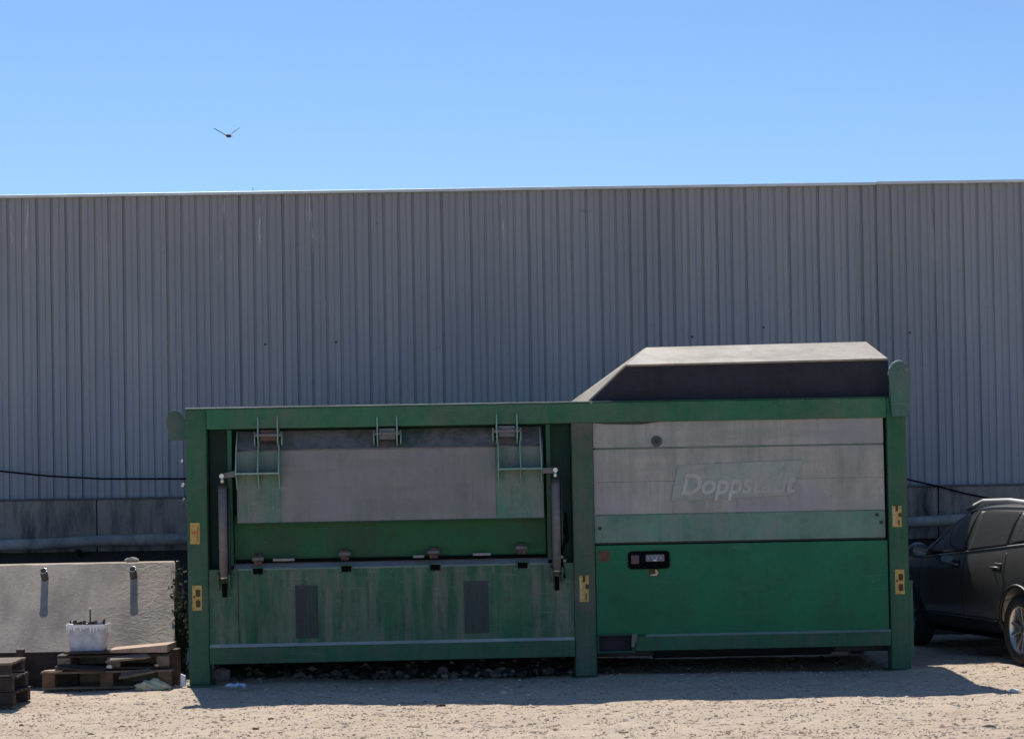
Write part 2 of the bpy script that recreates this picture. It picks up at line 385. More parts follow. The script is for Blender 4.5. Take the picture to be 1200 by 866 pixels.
# ------------------------------------------------------------------ the container
O = at(222, 803, 20.0); O.z = -.004
E = at(1068, 783, 20.25); E.z = .006
LEN = (Vector((E.x, E.y, 0))-Vector((O.x, O.y, 0))).length
yaw = math.atan2(E.y-O.y, E.x-O.x)
KM = Matrix.Translation(O) @ Matrix.Rotation(yaw, 4, 'Z') @ Matrix.Rotation(-.0035+.004, 4, 'Y')
KI = KM.inverted()
def L(px, py, y=0.0):
    """container coordinates (x, z) of a point that lies y behind its front plane"""
    o_ = KI @ Vector((0, 0, EYE)); r = KI.to_3x3() @ ray(px, py)
    t_ = (y-o_.y)/r.y; q = o_+r*t_
    return q.x, q.z
K = empty('compactor_container', KM, 'large green steel machine container with dusty grey hatches and a pale sloped hood on top', 'container')
ZT = L(600, 473)[1]                # top
DP = 2.3                           # depth
xl = 0.0; xr = LEN
w_post = .195
zb = L(450, 777)[1]
xm0 = L(668, 560)[0]+.02; xm1 = xm0+.205
# posts
MB().box((0, 0, .012), (w_post, .19, ZT)).build('corner_post', M['green'], K, .012)
MB().box((xm0, .0, .012), (xm1, .19, ZT-.19)).build('middle_post', painted('grey_stained_post', (.018, .085, .045), (.125, .115, .095), .8, .5, seed=81), K, .012)
MB().box((xr-.185, 0, .012), (xr, .19, ZT-.0)).build('corner_post', M['green'], K, .012)
for x0, x1 in ((-.02, .23), (xm0-.03, xm1+.04), (xr-.23, xr+.02)):
    MB().box((x0, -.03, -.012), (x1, .24, .0115)).build('foot_plate', M['green'], K, .003)
for x0 in (0, xr-.185):
    MB().box((x0, DP-.19, .012), (x0+.185, DP, ZT)).build('corner_post', M['green'], K, .012)
# beams
MB().box((w_post, .004, ZT-.195), (xr-.185, .186, ZT-.002)).build('top_beam', M['green_beam'], K, .01)
# sun-lit rim of the beam top, painted as a pale strip
MB().box((.0, -.004, ZT+.0005), (xm1-.02, .10, ZT+.012)).build('rim_light_strip', M['edge'], K, .003)
MB().box((xm1, .0, ZT+.0005), (xr-.19, .10, ZT+.006)).build('edge_strip', M['green_beam'], K, .002)
zr0 = L(450, 774)[1]; zr1 = L(450, 754)[1]
MB().prismx([(-.012, zr0), (.16, zr0), (.16, zr1+.035), (.045, zr1+.03), (-.012, zr1-.012)], w_post+.002, xm0-.002).build('bottom_beam', M['green'], K, .006)
MB().prismx([(-.004, zr1-.008), (.052, zr1+.034), (.047, zr1+.042), (-.016, zr1-.001)], w_post+.004, xm0-.004).build('beam_lip', painted('highlight_lip', (.30,.34,.32), (.34,.35,.34), .6, .2, seed=82), K)  # pale lip paints the highlight along the beam's upper edge
# back body, floor, roof, side walls
MB().box((.19, .40, zb+.02), (xm0+.02, DP-.2, ZT-.03)).build('rear_body', M['green_deep'], K, .01)
MB().box((xm0+.03, .24, zb-.005), (xr-.02, DP-.2, ZT-.03)).build('machine_housing', M['dark'], K, .01)
MB().box((.012, .192, zb+.03), (.05, DP-.192, ZT-.012)).build('side_wall', M['green'], K)
MB().box((xr-.05, .192, zb+.03), (xr-.012, DP-.192, ZT-.012)).build('side_wall', M['green'], K)
MB().box((.01, .19, ZT-.028), (xr-.01, DP-.01, ZT-.004)).build('roof_plate', M['bare'], K)
# recess side columns and back
zl = L(450, 660)[1]
ri0 = L(277, 560)[0]; ri1 = L(637, 560)[0]
MB().box((w_post, .26, zl-.1), (xm0, .30, ZT-.195)).build('recess_back', M['green_deep'], K)
for a, b in ((ri0-.085, ri0-.045), (ri1+.03, ri1+.07)):
    MB().box((a, .05, zl), (b, .259, ZT-.2)).build('hatch_jamb', M['green'], K, .004)
# inner wall below the lid
MB().box((ri0-.04, .14, zl-.05), (ri1+.02, .17, L(450, 600)[1])).build('inner_wall', M['green_wall'], K, .004)
# lid : sloped top strip, ridge, main plate
zt_ = L(450, 503, .2)[1]; zk = L(450, 525.5, .05)[1]; zbot = L(450, 609.5, .05)[1]
lidx0, lidx1 = ri0, ri1
xa = L(329, 570)[0]; xb = L(581, 570)[0]
def sheet(x0, x1, prof_, th=.012):
    q = [(y+th, z) for y, z in prof_[::-1]]
    return MB().prismx(list(prof_)+q, x0, x1)
MB().prismx([(.20, zt_), (.21, zt_), (.062, zk), (.052, zk)], lidx0, lidx1).build('hatch_top_strip', painted('hatch_strip', (.05,.085,.075), (.24,.21,.23), 1., .6, seed=83), K)
MB().prismx([(.052, zk-.002), (.064, zk-.002), (.085, zbot), (.04, zbot)], xa+.001, xb-.001).build('hatch_plate', M['lid'], K)
MB().prismx([(.051, zk-.002), (.064, zk-.002), (.085, zbot-.001), (.039, zbot-.001)], lidx0, xa).build('hatch_end_panel', M['lid_green'], K)
MB().prismx([(.051, zk-.002), (.064, zk-.002), (.085, zbot-.001), (.039, zbot-.001)], xb, lidx1).build('hatch_end_panel', M['lid_green'], K)
MB().tube([(lidx0, .050, zk+.002), (lidx1, .050, zk+.002)], .009, 8).build('hatch_fold', M['steel'], K)
MB().box((lidx0+.01, .037, zbot-.012), (lidx1-.01, .10, zbot-.0015)).build('hatch_lower_lip', M['green_deep'], K)
# brackets either side of the hatch
LG = painted('bracket_green', (.13, .30, .25), (.35, .38, .36), .6, .3, seed=84)
def bracket(x0, x1, xpiv, flip):
    zz0 = zk; zz1 = zk-.215
    b = MB().box((x0, -.10, zz1-.010), (x1, .046, zz1+.006)).build('bracket_shelf', LG, K, .002)
    for q in (x0+.002, (x0+x1)/2, x1-.014):
        MB().prismx([(.045, zz1-.16), (.046, zz1-.012), (-.085, zz1+.007), (-.075, zz1+.05), (.0, zk-.02), (.025, zk+.05), (.155, zt_+.0), (.165, zt_-.02), (.058, zk-.01), (.045, zz1)][0:0] +
                    [(-.09, zz1+.006), (.048, zz1+.006), (.052, zk), (.18, zt_-.01), (.15, zt_), (.02, zk+.05), (-.02, zk-.04), (-.085, zz1+.04)], q, q+.011).build('gusset', LG, K, .001)
        MB().prismx([(.044, zz1-.15), (.044, zz1-.0105), (-.08, zz1-.0105), (-.02, zz1-.05)], q+.001, q+.011).build('gusset', LG, K, .001)
    xa_, xb_ = (xpiv, x0) if flip else (x1, xpiv)
    MB().prism([(xa_, zz1-.05), (xb_, zz1-.05), (xb_, zz1+.004), (xa_, zz1+.004)] if not flip else [(xa_-.02, zz1-.045), (xb_, zz1-.03), (xb_, zz1+.03), (xa_-.02, zz1-.0)], -.05, -.02).build('pivot_arm', M['steel'], K, .004)
    MB().tube([(xpiv, -.11, zz1-.02), (xpiv, .05, zz1-.02)], .022, 12).build('pivot_pin', M['rod'], K)
    return zz1-.02
bx0 = L(276, 550)[0]; bx1 = L(328, 550)[0]; px_ = L(261, 560)[0]
zp1 = bracket(bx0, bx1, px_, True)
cx0 = L(583, 545)[0]; cx1 = L(635, 545)[0]; px2 = L(650, 545)[0]
zp2 = bracket(cx0, cx1, px2, False)
# gas struts / cylinders
for X, zp, ypy in ((px_, zp1, 680), (px2, zp2, 672)):
    zc = L(260 if X < 1 else 650, ypy)[1]
    cy = MB().tube([(X, -.05, zc+.03), (X, -.05, zp-.09)], .040, 16).build('cylinder', M['steel'], K)
    MB().tube([(X, -.05, zp-.09), (X, -.05, zp)], .018, 12).build('piston_rod', M['rod'], cy)
    MB().tube([(X, -.05, zp-.11), (X, -.05, zp-.085)], .046, 16).build('end_cap', M['dark'], cy)
    MB().tube([(X+.055, -.03, zc+.05), (X+.055, -.03, zp-.12)], .012, 8).build('hydraulic_pipe', M['dark'], cy)
    for sx in (-.06, .045):
        MB().prismx([(.03, zc+.09), (-.09, zc+.06), (-.09, zc-.0), (-.02, zc-.09), (.03, zc-.09)], X+sx, X+sx+.015).build('clevis_plate', M['green_panel'], K, .002)
    MB().tube([(X-.055, -.055, zc+.03), (X+.055, -.055, zc+.03)], .02, 10).build('clevis_pin', M['rod'], K)
    MB().box((X-.022, -.0, zc-.16), (X+.022, .028, zc-.03)).build('black_strip', M['black'], K)  # narrow black strip below the clevis
# clutter of hoses by the right cylinder foot
hs = MB()
for i in range(5):
    a = random.uniform(0, .06)
    hs.tube([(px2+.05+a, .02, zl+.45-i*.07), (px2+.09+a*.4, -.04, zl+.22), (px2+.07-a, -.05, zl+.05), (px2+.02+a, -.03, zl-.09-.02*i)], .012, 8)
hs.build('hydraulic_hoses', M['black'], K)
for i in range(4):
    x = px2-.01+i*.028; z = zl+.03-.035*(i % 2)
    MB().tube([(x, -.075, z), (x, -.03, z)], .017, 8).build('hose_fitting', M['steel'], K)
# hinges over the hatch
for a, b, zt2, zb2 in ((301, 326, 487, 522), (441, 466, 487, 520), (581, 607, 484, 517)):
    h0, z1 = L(a, zt2, -.03); h1, z0 = L(b, zb2, -.03)
    hg = MB().tube([(h0-.03, -.01, z0+.10), (h1+.03, -.01, z0+.10)], .018, 10).build('hinge', M['steel'], K)
    for q in (h0, h1-.012): MB().prismx([(-.035, z0+.03), (.05, z0-.02), (.20, z0-.02), (.20, z1-.03), (.0, z1-.0), (-.02, z1-.02)], q, q+.012).build('hinge_plate', LG, hg, .001)
    MB().box((h0+.02, -.005, z0+.045), (h1-.02, .16, z0+.15)).build('hinge_block', M['rust'] if a == 301 else plain('hinge_block_steel', (.13,.14,.14), .7), hg, .006)
    for q in (h0-.035, h1+.023): MB().prismx([(.0, z0+.13), (.02, z0+.01), (.12, z0-.02), (.15, z0+.1)], q, q+.012).build('hinge_ear', LG, hg, .001)
# lower box with sloped ledge
zf = L(450, 663.5, .02)[1]
MB().box((w_post+.001, .02, zr1+.0), (xm0-.001, .06, zf)).build('lower_panel', M['green_panel'], K, .003)
MB().prismx([(.021, zf+.001), (.13, zf+.052), (.13, zf+.035), (.04, zf-.01)], ri0-.04, ri1+.03).build('ledge', painted('pale_ledge', (.22,.22,.22), (.28,.27,.26), .6, .2, seed=85), K)  # ledge top in pale grey
MB().box((ri0-.0, .012, zf-.012), (ri1+.03, .0195, zf+.003)).build('ledge_lip', painted('ledge_lip', (.12,.22,.19), (.2,.21,.2), .5, .2, seed=86), K)
MB().box((ri0-.025, .10, zf+.053), (ri1+.03, .139, zf+.085)).build('seal_gap', M['black'], K)
MB().box((ri0-.005, .0165, zr1+.04), (ri0+.003, .0198, zf-.02)).build('panel_seam', M['dark'], K)
for px, py in ((302.5, 669.5), (406, 666.5), (510, 665), (612.5, 662.5)):
    sx, sz = L(px, py, .02)
    s_ = MB().box((sx-.062, .012, sz-.036), (sx+.062, .0197, sz+.042)).build('slot_frame', M['green_beam'] if px == 406 else M['green_panel'], K, .003)
    MB().box((sx-.046, .009, sz-.026), (sx+.046, .0119, sz+.030)).build('slot', M['black'], s_)
for px, py in ((302.5, 656), (404, 650), (508, 648), (611, 643)):
    sx, sz = L(px, py, .05)
    l_ = MB().prismx([(.02, sz-.05), (.12, sz-.01), (.12, sz+.055), (.05, sz+.05), (.01, sz-.01)], sx-.038, sx+.038).build('latch', M['rust'], K, .004)
    MB().tube([(sx-.055, .03, sz+.01), (sx+.055, .03, sz+.01)], .02, 10).build('latch_pin', M['steel'], l_)
for px0, px1, py in ((320, 345, 656), (484, 497, 652), (554, 575, 649.5)):
    a, z = L(px0, py, .05); b, _ = L(px1, py, .05)
    MB().box((a, .03, z-.012), (b, .09, z+.012)).build('ledge_bar', plain('pale_bar', (.26,.25,.25), .6), K, .003)
for x0, x1, y0, y1 in ((346, 373, 686, 747), (544, 573, 681, 741)):
    a, z1 = L(x0, y0, .02); b, z0 = L(x1, y1, .02)
    v_ = MB().box((a, .010, z0), (b, .0196, z1)).build('vent_plate', M['rustpatch'], K, .003)
    lv = MB()
    for i in range(6):
        xx = a+(b-a)*(i+.5)/6; lv.prism([(xx-.008, z0+.03), (xx+.008, z0+.03), (xx+.008, z1-.03), (xx-.008, z1-.03)], .004, .0105)
    lv.build('louvre_slats', M['rustpatch'], v_, .002)
# rising drip stains are in the paint; white scuffs:
# ---- right section
gx0 = L(696, 560)[0]; gx1 = L(1037, 560)[0]
gz1 = L(865, 491.5, .03)[1]; gz0 = L(865, 633.5, .03)[1]
yb = .03
folds = [L(865, py, yb)[1] for py in (523.5, 562, 601)]
f1, f2, f3 = folds
MB().prismx([(yb, gz0+.006), (yb+.02, gz0+.006), (yb+.02, f3-.002), (yb-.004, f3-.002)], gx0, gx1).build('panel_lower_strip', M['grey_fold'], K, .002)
MB().prismx([(yb-.002, f3), (yb+.02, f3), (yb+.02, f2-.0008), (yb+.003, f2-.0008)], gx0, gx1).build('side_panel', M['grey_panel'], K, .003)
MB().prismx([(yb-.002, f2), (yb+.02, f2), (yb+.02, f1-.004), (yb+.003, f1-.004)], gx0, gx1).build('side_panel', M['grey_panel'], K, .003)
MB().prismx([(yb-.002, f1+.012), (yb+.02, f1+.012), (yb+.02, gz1), (yb+.006, gz1)], gx0, gx1-.0).build('side_panel', M['grey_panel'], K, .003)
for z, w in ((f1, .014), (f3, .012)):
    MB().tube([(gx0+.02, yb+.002, z+.004), (gx1-.01, yb+.002, z+.004)], w*.6, 8).build('fold_line', M['lid_green'], K)
MB().box((gx0, yb+.0205, gz0-.01), (gx1, yb+.045, gz1+.012)).build('panel_backing', M['dark'], K)
# torn dark strip, filler hole, bolts
tx0, tz = L(696, 494.5, .02); tx1, _ = L(800, 489, .02)
MB().prism([(tx0, tz-.01), (tx0+.1, tz-.022), (tx0+.45, tz-.03), (tx0+.62, tz-.008), (tx1, tz+.02), (tx1, tz+.03), (tx0, tz+.03)], yb-.010, yb-.006).build('torn_edge', M['dark'], K)
hx, hz_ = L(769.5, 517, .02)
hc = MB().tube([(hx, yb-.014, hz_), (hx, yb+.01, hz_)], .052, 20).build('filler_cap', plain('cap_grey', (.07,.08,.08), .7), K)
MB().tube([(hx, yb-.018, hz_), (hx, yb-.0142, hz_)], .026, 16).build('cap_centre', M['dark'], hc)
for px, py in ((703, 619), (1033, 612), (1028, 603)):
    x, z = L(px, py, .02); MB().tube([(x, yb-.016, z), (x, yb+.004, z)], .017, 10).build('bolt', M['dark'], K)
# faded logo
pA = [L(a, b, yb) for a, b in ((786, 587), (925, 580), (941, 539), (795, 545))]
lg = MB().prism(pA, yb-.0085, yb-.0045).build('logo_field', M['logo_patch'], K)
fc = bpy.data.curves.new('logo_letters', 'FONT'); fc.body = 'Doppstadt'; fc.size = .27; fc.shear = .25; fc.extrude = .0012; fc.offset = .006
fo = bpy.data.objects.new('tmp', fc); C.objects.link(fo); bpy.context.view_layer.update()
me = bpy.data.meshes.new_from_object(fo.evaluated_get(bpy.context.evaluated_depsgraph_get())); bpy.data.objects.remove(fo)
me.materials.clear(); me.materials.append(M['logo_text'])
xs_ = [v.co.x for v in me.vertices]; wtxt = max(xs_)-min(xs_)
lx0, lz0 = L(797, 579, yb); lx1, lz1 = L(932, 574, yb)
lo = bpy.data.objects.new('logo_letters', me); C.objects.link(lo); lo.parent = lg
lo.matrix_local = Matrix.Translation((lx0, yb-.0105, lz0)) @ Matrix.Rotation(math.pi/2, 4, 'X') @ Matrix.Diagonal(((lx1-lx0)/wtxt, 1, 1, 1))
# green door
dx0 = L(699, 700)[0]; dx1 = L(1042, 700)[0]; dz1 = L(868, 636, .02)[1]; dz0 = L(868, 741, .02)[1]
dr = MB().box((dx0, .02, dz0), (dx1, .06, dz1)).build('service_door', M['green_clean'], K, .004)
cxa, cza = L(736, 646, .0); cxb, czb = L(785, 666, .0)
def rrect(x0, z0, x1, z1, r, n=4):
    p_ = []
    for cx_, cz_, a0_ in ((x1-r, z0+r, -90), (x1-r, z1-r, 0), (x0+r, z1-r, 90), (x0+r, z0+r, 180)):
        for i in range(n+1): a = R(a0_+90*i/n); p_.append((cx_+r*math.cos(a), cz_+r*math.sin(a)))
    return p_
ct = MB().prism(rrect(cxa, czb, cxb, cza, .035), -.005, .0195).build('control_panel', M['black'], dr, .003)
w_ = cxb-cxa; h_ = cza-czb
MB().prism(rrect(cxa+w_*.42, czb+h_*.42, cxb-w_*.13, cza-h_*.2, .008), -.009, -.0055).build('display', plain('panel_display', (.13,.13,.17), .3), ct)
MB().prism(rrect(cxa+w_*.07, czb+h_*.3, cxa+w_*.26, cza-h_*.22, .008), -.009, -.0055).build('switch_plate', plain('switch_red', (.10,.05,.07), .5), ct)
for i in range(4):
    xx = cxa+w_*(.48+.1*i); MB().box((xx-.008, -.012, czb+h_*.55), (xx+.008, -.0092, czb+h_*.7)).build('button', plain('button_pale', (.3,.3,.33), .5), ct)
MB().box((cxa+w_*.60, -.013, czb+h_*.44), (cxa+w_*.68, -.0092, czb+h_*.52)).build('indicator', M['white_chip'], ct)
x, z = L(766, 671, .02)
sg = MB().box((x-.045, .0165, z-.035), (x+.05, .0197, z+.035)).build('warning_sticker', M['brown'], dr)
MB().prism([(x-.035, z-.028), (x+.03, z-.028), (x+.045, z+.0), (x+.03, z+.03), (x+.012, z+.028), (x+.02, z-.008), (x-.03, z-.014)], .013, .0163).build('sticker_mark', M['yellow_pale'], sg)
x, z = L(708, 651, .02)
sg = MB().box((x-.06, .0165, z-.06), (x+.055, .0197, z+.05)).build('warning_sticker', plain('faded_orange', (.10,.07,.035), .7, 0, .4, 30), dr)
MB().box((x-.028, .0135, z-.03), (x+.03, .0163, z+.03)).build('sticker_mark', plain('faded_red', (.16,.05,.03), .7), sg)
# right bottom beam, with fork pocket
q0 = L(868, 760, .0)[1]; q1 = L(868, 742.5, .0)[1]; bxs = L(745, 752)[0]
MB().prismx([(-.0, q0), (.16, q0), (.16, q1+.01), (.03, q1+.008), (-.0, q1-.012)], bxs, xr-.187).build('bottom_beam', M['green'], K, .006)
MB().prismx([(-.004, q1-.010), (.032, q1+.010), (.030, q1+.017), (-.008, q1-.003)], bxs+.1, xr-.187).build('beam_lip', painted('highlight_lip2', (.17,.24,.21), (.26,.29,.27), .6, .2, seed=87), K)  # highlight line of this beam, painted as a paler lip
fp = MB()
fz0, fz1 = L(722, 765, .0)[1], L(722, 742.5, .0)[1]
fp.box((xm1+.005, 0, fz1-.02), (bxs-.002, .16, fz1)).box((xm1+.005, 0, fz0), (bxs-.002, .16, fz0+.02)).box((xm1+.005, 0, fz0+.02), (xm1+.025, .16, fz1-.02)).box((bxs-.04, 0, fz0+.02), (bxs-.002, .16, fz1-.02))
fk = fp.build('fork_pocket', M['green_deep'], K, .003)
MB().box((xm1+.026, .10, fz0+.021), (bxs-.041, .14, fz1-.021)).build('pocket_plate', plain('purple_black', (.025,.02,.03), .7), fk)
x, z = L(743, 748, -.02)
MB().prism([(x-.028, z-.08), (x+.0, z-.08), (x+.035, z+.03), (x+.02, z+.05), (x-.018, z+.05)], -.03, -.004).build('latch', M['steel'], K, .004)
# sagging under-tray
MB().prismx([(.05, q0-.002), (.9, q0-.002), (.9, q0-.09), (.35, q0-.10)], bxs+.2, xr-.7).build('under_tray', M['dark'], K, .01)
# seam strips
MB().box((gx0-.020, .019, dz0-.01), (gx0-.004, .10, gz1+.01)).build('door_gap', M['black'], K)
# decals on posts
def decal(px, py, h, kind):
    x, z = L(px, py, -.002)
    dd = MB().box((x-.045, -.0035, z-h/2), (x+.045, -.0008, z+h/2)).build('decal', M['yellow'], K)
    n_ = MB()
    if kind == 'a':
        n_.prism([(x-.034, z-h*.02), (x+.015, z-h*.02), (x+.015, z-h*.38), (x+.034, z-h*.38), (x+.034, z+h*.30), (x+.015, z+h*.30), (x+.015, z+h*.10), (x-.034, z+h*.10)], -.0060, -.0036)
        n_.build('decal_mark', M['orange_mark'], dd)
    elif kind == 'b':
        for i in range(2): MB().prism(rrect(x-.012, z-h/2+.03+i*h*.42, x+.030, z-h/2+.03+i*h*.42+h*.28, .012), -.0060, -.0036).build('decal_mark', M['brown'], dd)
        MB().box((x-.034, -.0060, z-.0), (x-.018, -.0036, z+.02)).build('decal_mark', M['brown'], dd)
    else:
        for q_ in ((x-.012, z+h*.25, x+.012, z+h*.5), (x+.014, z-h*.02, x+.045, z+h*.16), (x+.012, z-h*.42, x+.024, z-h*.18)):
            MB().box((q_[0], -.0060, q_[1]), (q_[2], -.0036, q_[3])).build('decal_mark', M['brown'], dd)
        MB().box((x-.036, -.0060, z-h*.4), (x-.022, -.0036, z+h*.4)).build('decal_mark', M['yellow_pale'], dd)
decal(228.5, 625, .20, 'a'); decal(231, 700.5, .235, 'b'); decal(684.5, 689.5, .25, 'c'); decal(1051, 605, .20, 'c'); decal(1054.5, 681.5, .235, 'b')
# lifting lugs
def lug(M_name, cx_, cz_, r, y0, y1, zlow, xw):
    p_ = [(cx_+xw, zlow), (cx_+r, cz_)]
    for i in range(1, 12): a = math.pi*i/12; p_.append((cx_+r*math.cos(a), cz_+r*math.sin(a)*1.25))
    p_ += [(cx_-r, cz_), (cx_-xw, zlow)]
    o = MB().prism(p_, y0, y1).build('lifting_lug', M_name, K, .003)
    return o, p_
LUG = painted('grey_green_lug', (.035, .12, .085), (.13, .17, .15), .6, .3, seed=91)
lx, lz = L(1054, 440, -.02); lw = .105
_, zlow = L(1054, 488, -.02)
lo_, pp_ = lug(LUG, lx-.0, lz, lw, -.045, -.006, zlow, .085)
rim = [(x, -.027, z+.004) for x, z in pp_[6:14]]
MB().tube(rim, .012, 8).build('lug_rim', M['edge'], lo_)  # rim light along the lug, put in as a pale tube
MB().tube([(lx+.06, -.06, lz+.05), (lx+.06, .0, lz+.05)], .02, 12).build('lug_bolt', M['steel'], lo_)
x, z = L(205, 490, .2)
lug(painted('dull_lug', (.04, .10, .075), (.13, .16, .145), .7, .3, seed=95), x, z-.03, .085, .20, .24, L(205, 516, .2)[1], .06)
MB().box((x+.02, .195, L(205, 516, .2)[1]+.01), (-.001, .245, L(205, 516, .2)[1]+.2)).build('lug_arm', LUG, K)
# worn bits at the left edge
for px, py, s in ((213, 540, .012), (214, 568, .015), (215, 585, .012)):
    x, z = L(px, py, .1)
    MB().prism([(x-s, z-s), (x+s*.6, z-s*1.4), (x+s*1.2, z+s*.4), (x, z+s*1.3)], .08, .12).build('edge_tag', M['white_chip'] if py < 575 else LG, K)
# flange on right side
MB().box((xr+.0005, .02, .12), (xr+.035, .05, L(1065, 680)[1])).build('side_flange', M['green_beam'], K, .002)

# hopper / hood on the roof
y0 = .16
def HP(px, py, y): x, z = L(px, py, y); return (x, y, z)
yr = 1.15
A = HP(688, 469, y0); B = HP(733, 430, y0); Cc = HP(1039.5, 422.5, y0); D = HP(1041, 464, y0)
A = (A[0], y0, ZT-.01); D = (D[0], y0, ZT-.01)
A2 = HP(664, 472, .95); A2 = (A2[0], .95, ZT-.01); B2 = HP(757, 409.5, yr); C2 = HP(1029, 402.5, yr)
D2 = (D[0], yr, ZT-.01); B2 = (B2[0], yr, B2[2]); C2 = (D[0]-.0, yr, C2[2])
A3 = (A2[0], yr, ZT-.01)
hp = bpy.data.objects.new('hood', None)
MB().add([A, B, Cc, D], [(0, 1, 2, 3)]).build('hood_front', M['hopper_dark'], K)
th = .02
def plate(pts, nrm, th=.02):
    v = [Vector(p) for p in pts]; nn = Vector(nrm).normalized()*th; n_ = len(v)
    return MB().add(v+[p+nn for p in v], [tuple(range(n_)), tuple(range(2*n_-1, n_-1, -1))]+[(i, i+n_, (i+1) % n_+n_, (i+1) % n_) for i in range(n_)])
def nrm(a, b, c): return (Vector(b)-Vector(a)).cross(Vector(c)-Vector(a)).normalized()
def ext(p, dy): return (p[0], p[1]+dy, p[2])
nn = nrm(B, Cc, C2); nn = nn if nn.z > 0 else -nn
MB_ = plate([ext(B, -.03), ext(Cc, -.03), C2, B2], nn).build('hood_top', M['bare'], K, .003)
nl = nrm(A, B, B2); nl = nl if nl.z > 0 else -nl
plate([A, B, B2, A3], nl, .018).build('hood_slope', M['bare'], K, .003)
plate([D, Cc, C2, D2], (1, 0, 0), .01).build('hood_end', M['hopper_dark'], K)
plate([A3, B2, C2, D2], (0, 1, 0), .01).build('hood_rear', M['bare'], K)
# hood bottom curb, pale, in the corner
MB().prismx([(y0-.03, ZT+.0065), (y0-.0, ZT+.0065), (y0-.0, ZT+.02), (y0-.03, ZT+.012)], A[0], A[0]+.22).build('hood_curb', M['bare'], K)

# ------------------------------------------------------------------ rubble under the container
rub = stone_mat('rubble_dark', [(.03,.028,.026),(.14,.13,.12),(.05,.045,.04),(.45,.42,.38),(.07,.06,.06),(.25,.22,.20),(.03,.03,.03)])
def rs():
    while True:
        x = random.uniform(-2.95, .75); y = random.uniform(20.35, 21.9)
        return x, y, max(0, (y-20.35)*.13)*random.random()+.01
def rsz(): return .012+.06*random.random()**2.5
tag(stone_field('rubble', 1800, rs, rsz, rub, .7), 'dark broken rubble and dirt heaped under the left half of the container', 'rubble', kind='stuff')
dh = []
nxr = 60; nyr = 14
for j in range(nyr):
    for i in range(nxr):
        x = -3.0+3.85*i/(nxr-1); y = 20.45+1.6*j/(nyr-1)
        dh.append((x, y, -.02 if (i in (0, nxr-1) or j == 0) else (y-20.4)*.16+random.uniform(-.02, .02)))
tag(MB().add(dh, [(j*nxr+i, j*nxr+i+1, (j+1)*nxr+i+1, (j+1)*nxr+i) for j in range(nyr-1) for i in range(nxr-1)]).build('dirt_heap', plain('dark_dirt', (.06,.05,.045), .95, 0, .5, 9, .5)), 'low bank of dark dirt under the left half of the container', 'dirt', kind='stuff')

def rock(name, p, s, mat, label, cat='stone', group=None, seed=0, squash=.6):
    rr = random.Random(seed); bm = bmesh.new(); bmesh.ops.create_icosphere(bm, subdivisions=2, radius=1)
    ph = [rr.uniform(0, 6) for _ in range(6)]
    for v in bm.verts:
        c = v.co; k_ = 1+.18*math.sin(c.x*3+ph[0])+.16*math.sin(c.y*3.3+ph[1])+.12*math.sin(c.z*5+ph[2])+rr.uniform(-.07, .07)
        v.co = Vector((c.x*s[0], c.y*s[1], c.z*s[2]))*k_
    me = bpy.data.meshes.new(name); bm.to_mesh(me); bm.free(); me.materials.append(mat)
    o = bpy.data.objects.new(name, me); C.objects.link(o); o.location = p; return tag(o, label, cat, group)
rockm = plain('pale_stone', (.45,.40,.34), .9, 0, .25, 15, .5)
darkrock = plain('dark_stone', (.07,.06,.055), .9, 0, .3, 15, .5)
whiter = plain('white_stone', (.75,.72,.68), .85, 0, .1, 15, .3)
def gp(px, py, z=0):      # point on the ground seen at a photo pixel
    r = ray(px, py); t_ = (z-EYE)/r.z; return Vector((0, 0, EYE))+r*t_
for i, (px, py, s, m_, lab) in enumerate((
    (1158, 849, (.05,.03,.018), darkrock, 'small dark stone on the sunlit gravel at the bottom right'),
    (1188, 809, (.055,.04,.018), whiter, 'flat white stone at the right tip of the container shadow'),
    (930, 803, (.022,.02,.015), rockm, 'small pale pebble in the container shadow, left of a close pair'),
    (968, 802, (.025,.02,.012), rockm, 'flat pale pebble in the container shadow, middle of three'),
    (993, 801, (.022,.02,.016), rockm, 'small pale pebble in the container shadow, rightmost of three'),
    (300, 851, (.03,.02,.014), darkrock, 'small dark stone on the sunlit gravel at the lower left'),
    (517, 825, (.04,.02,.02), darkrock, 'small dark stone just below the container shadow, left of centre'),
    (590, 812, (.05,.03,.02), rockm, 'pale stone on the front edge of the container shadow'))):
    p = gp(px, py); rock('stone', (p.x, p.y, gz(p.x, p.y)+.005), s, m_, lab, seed=i)

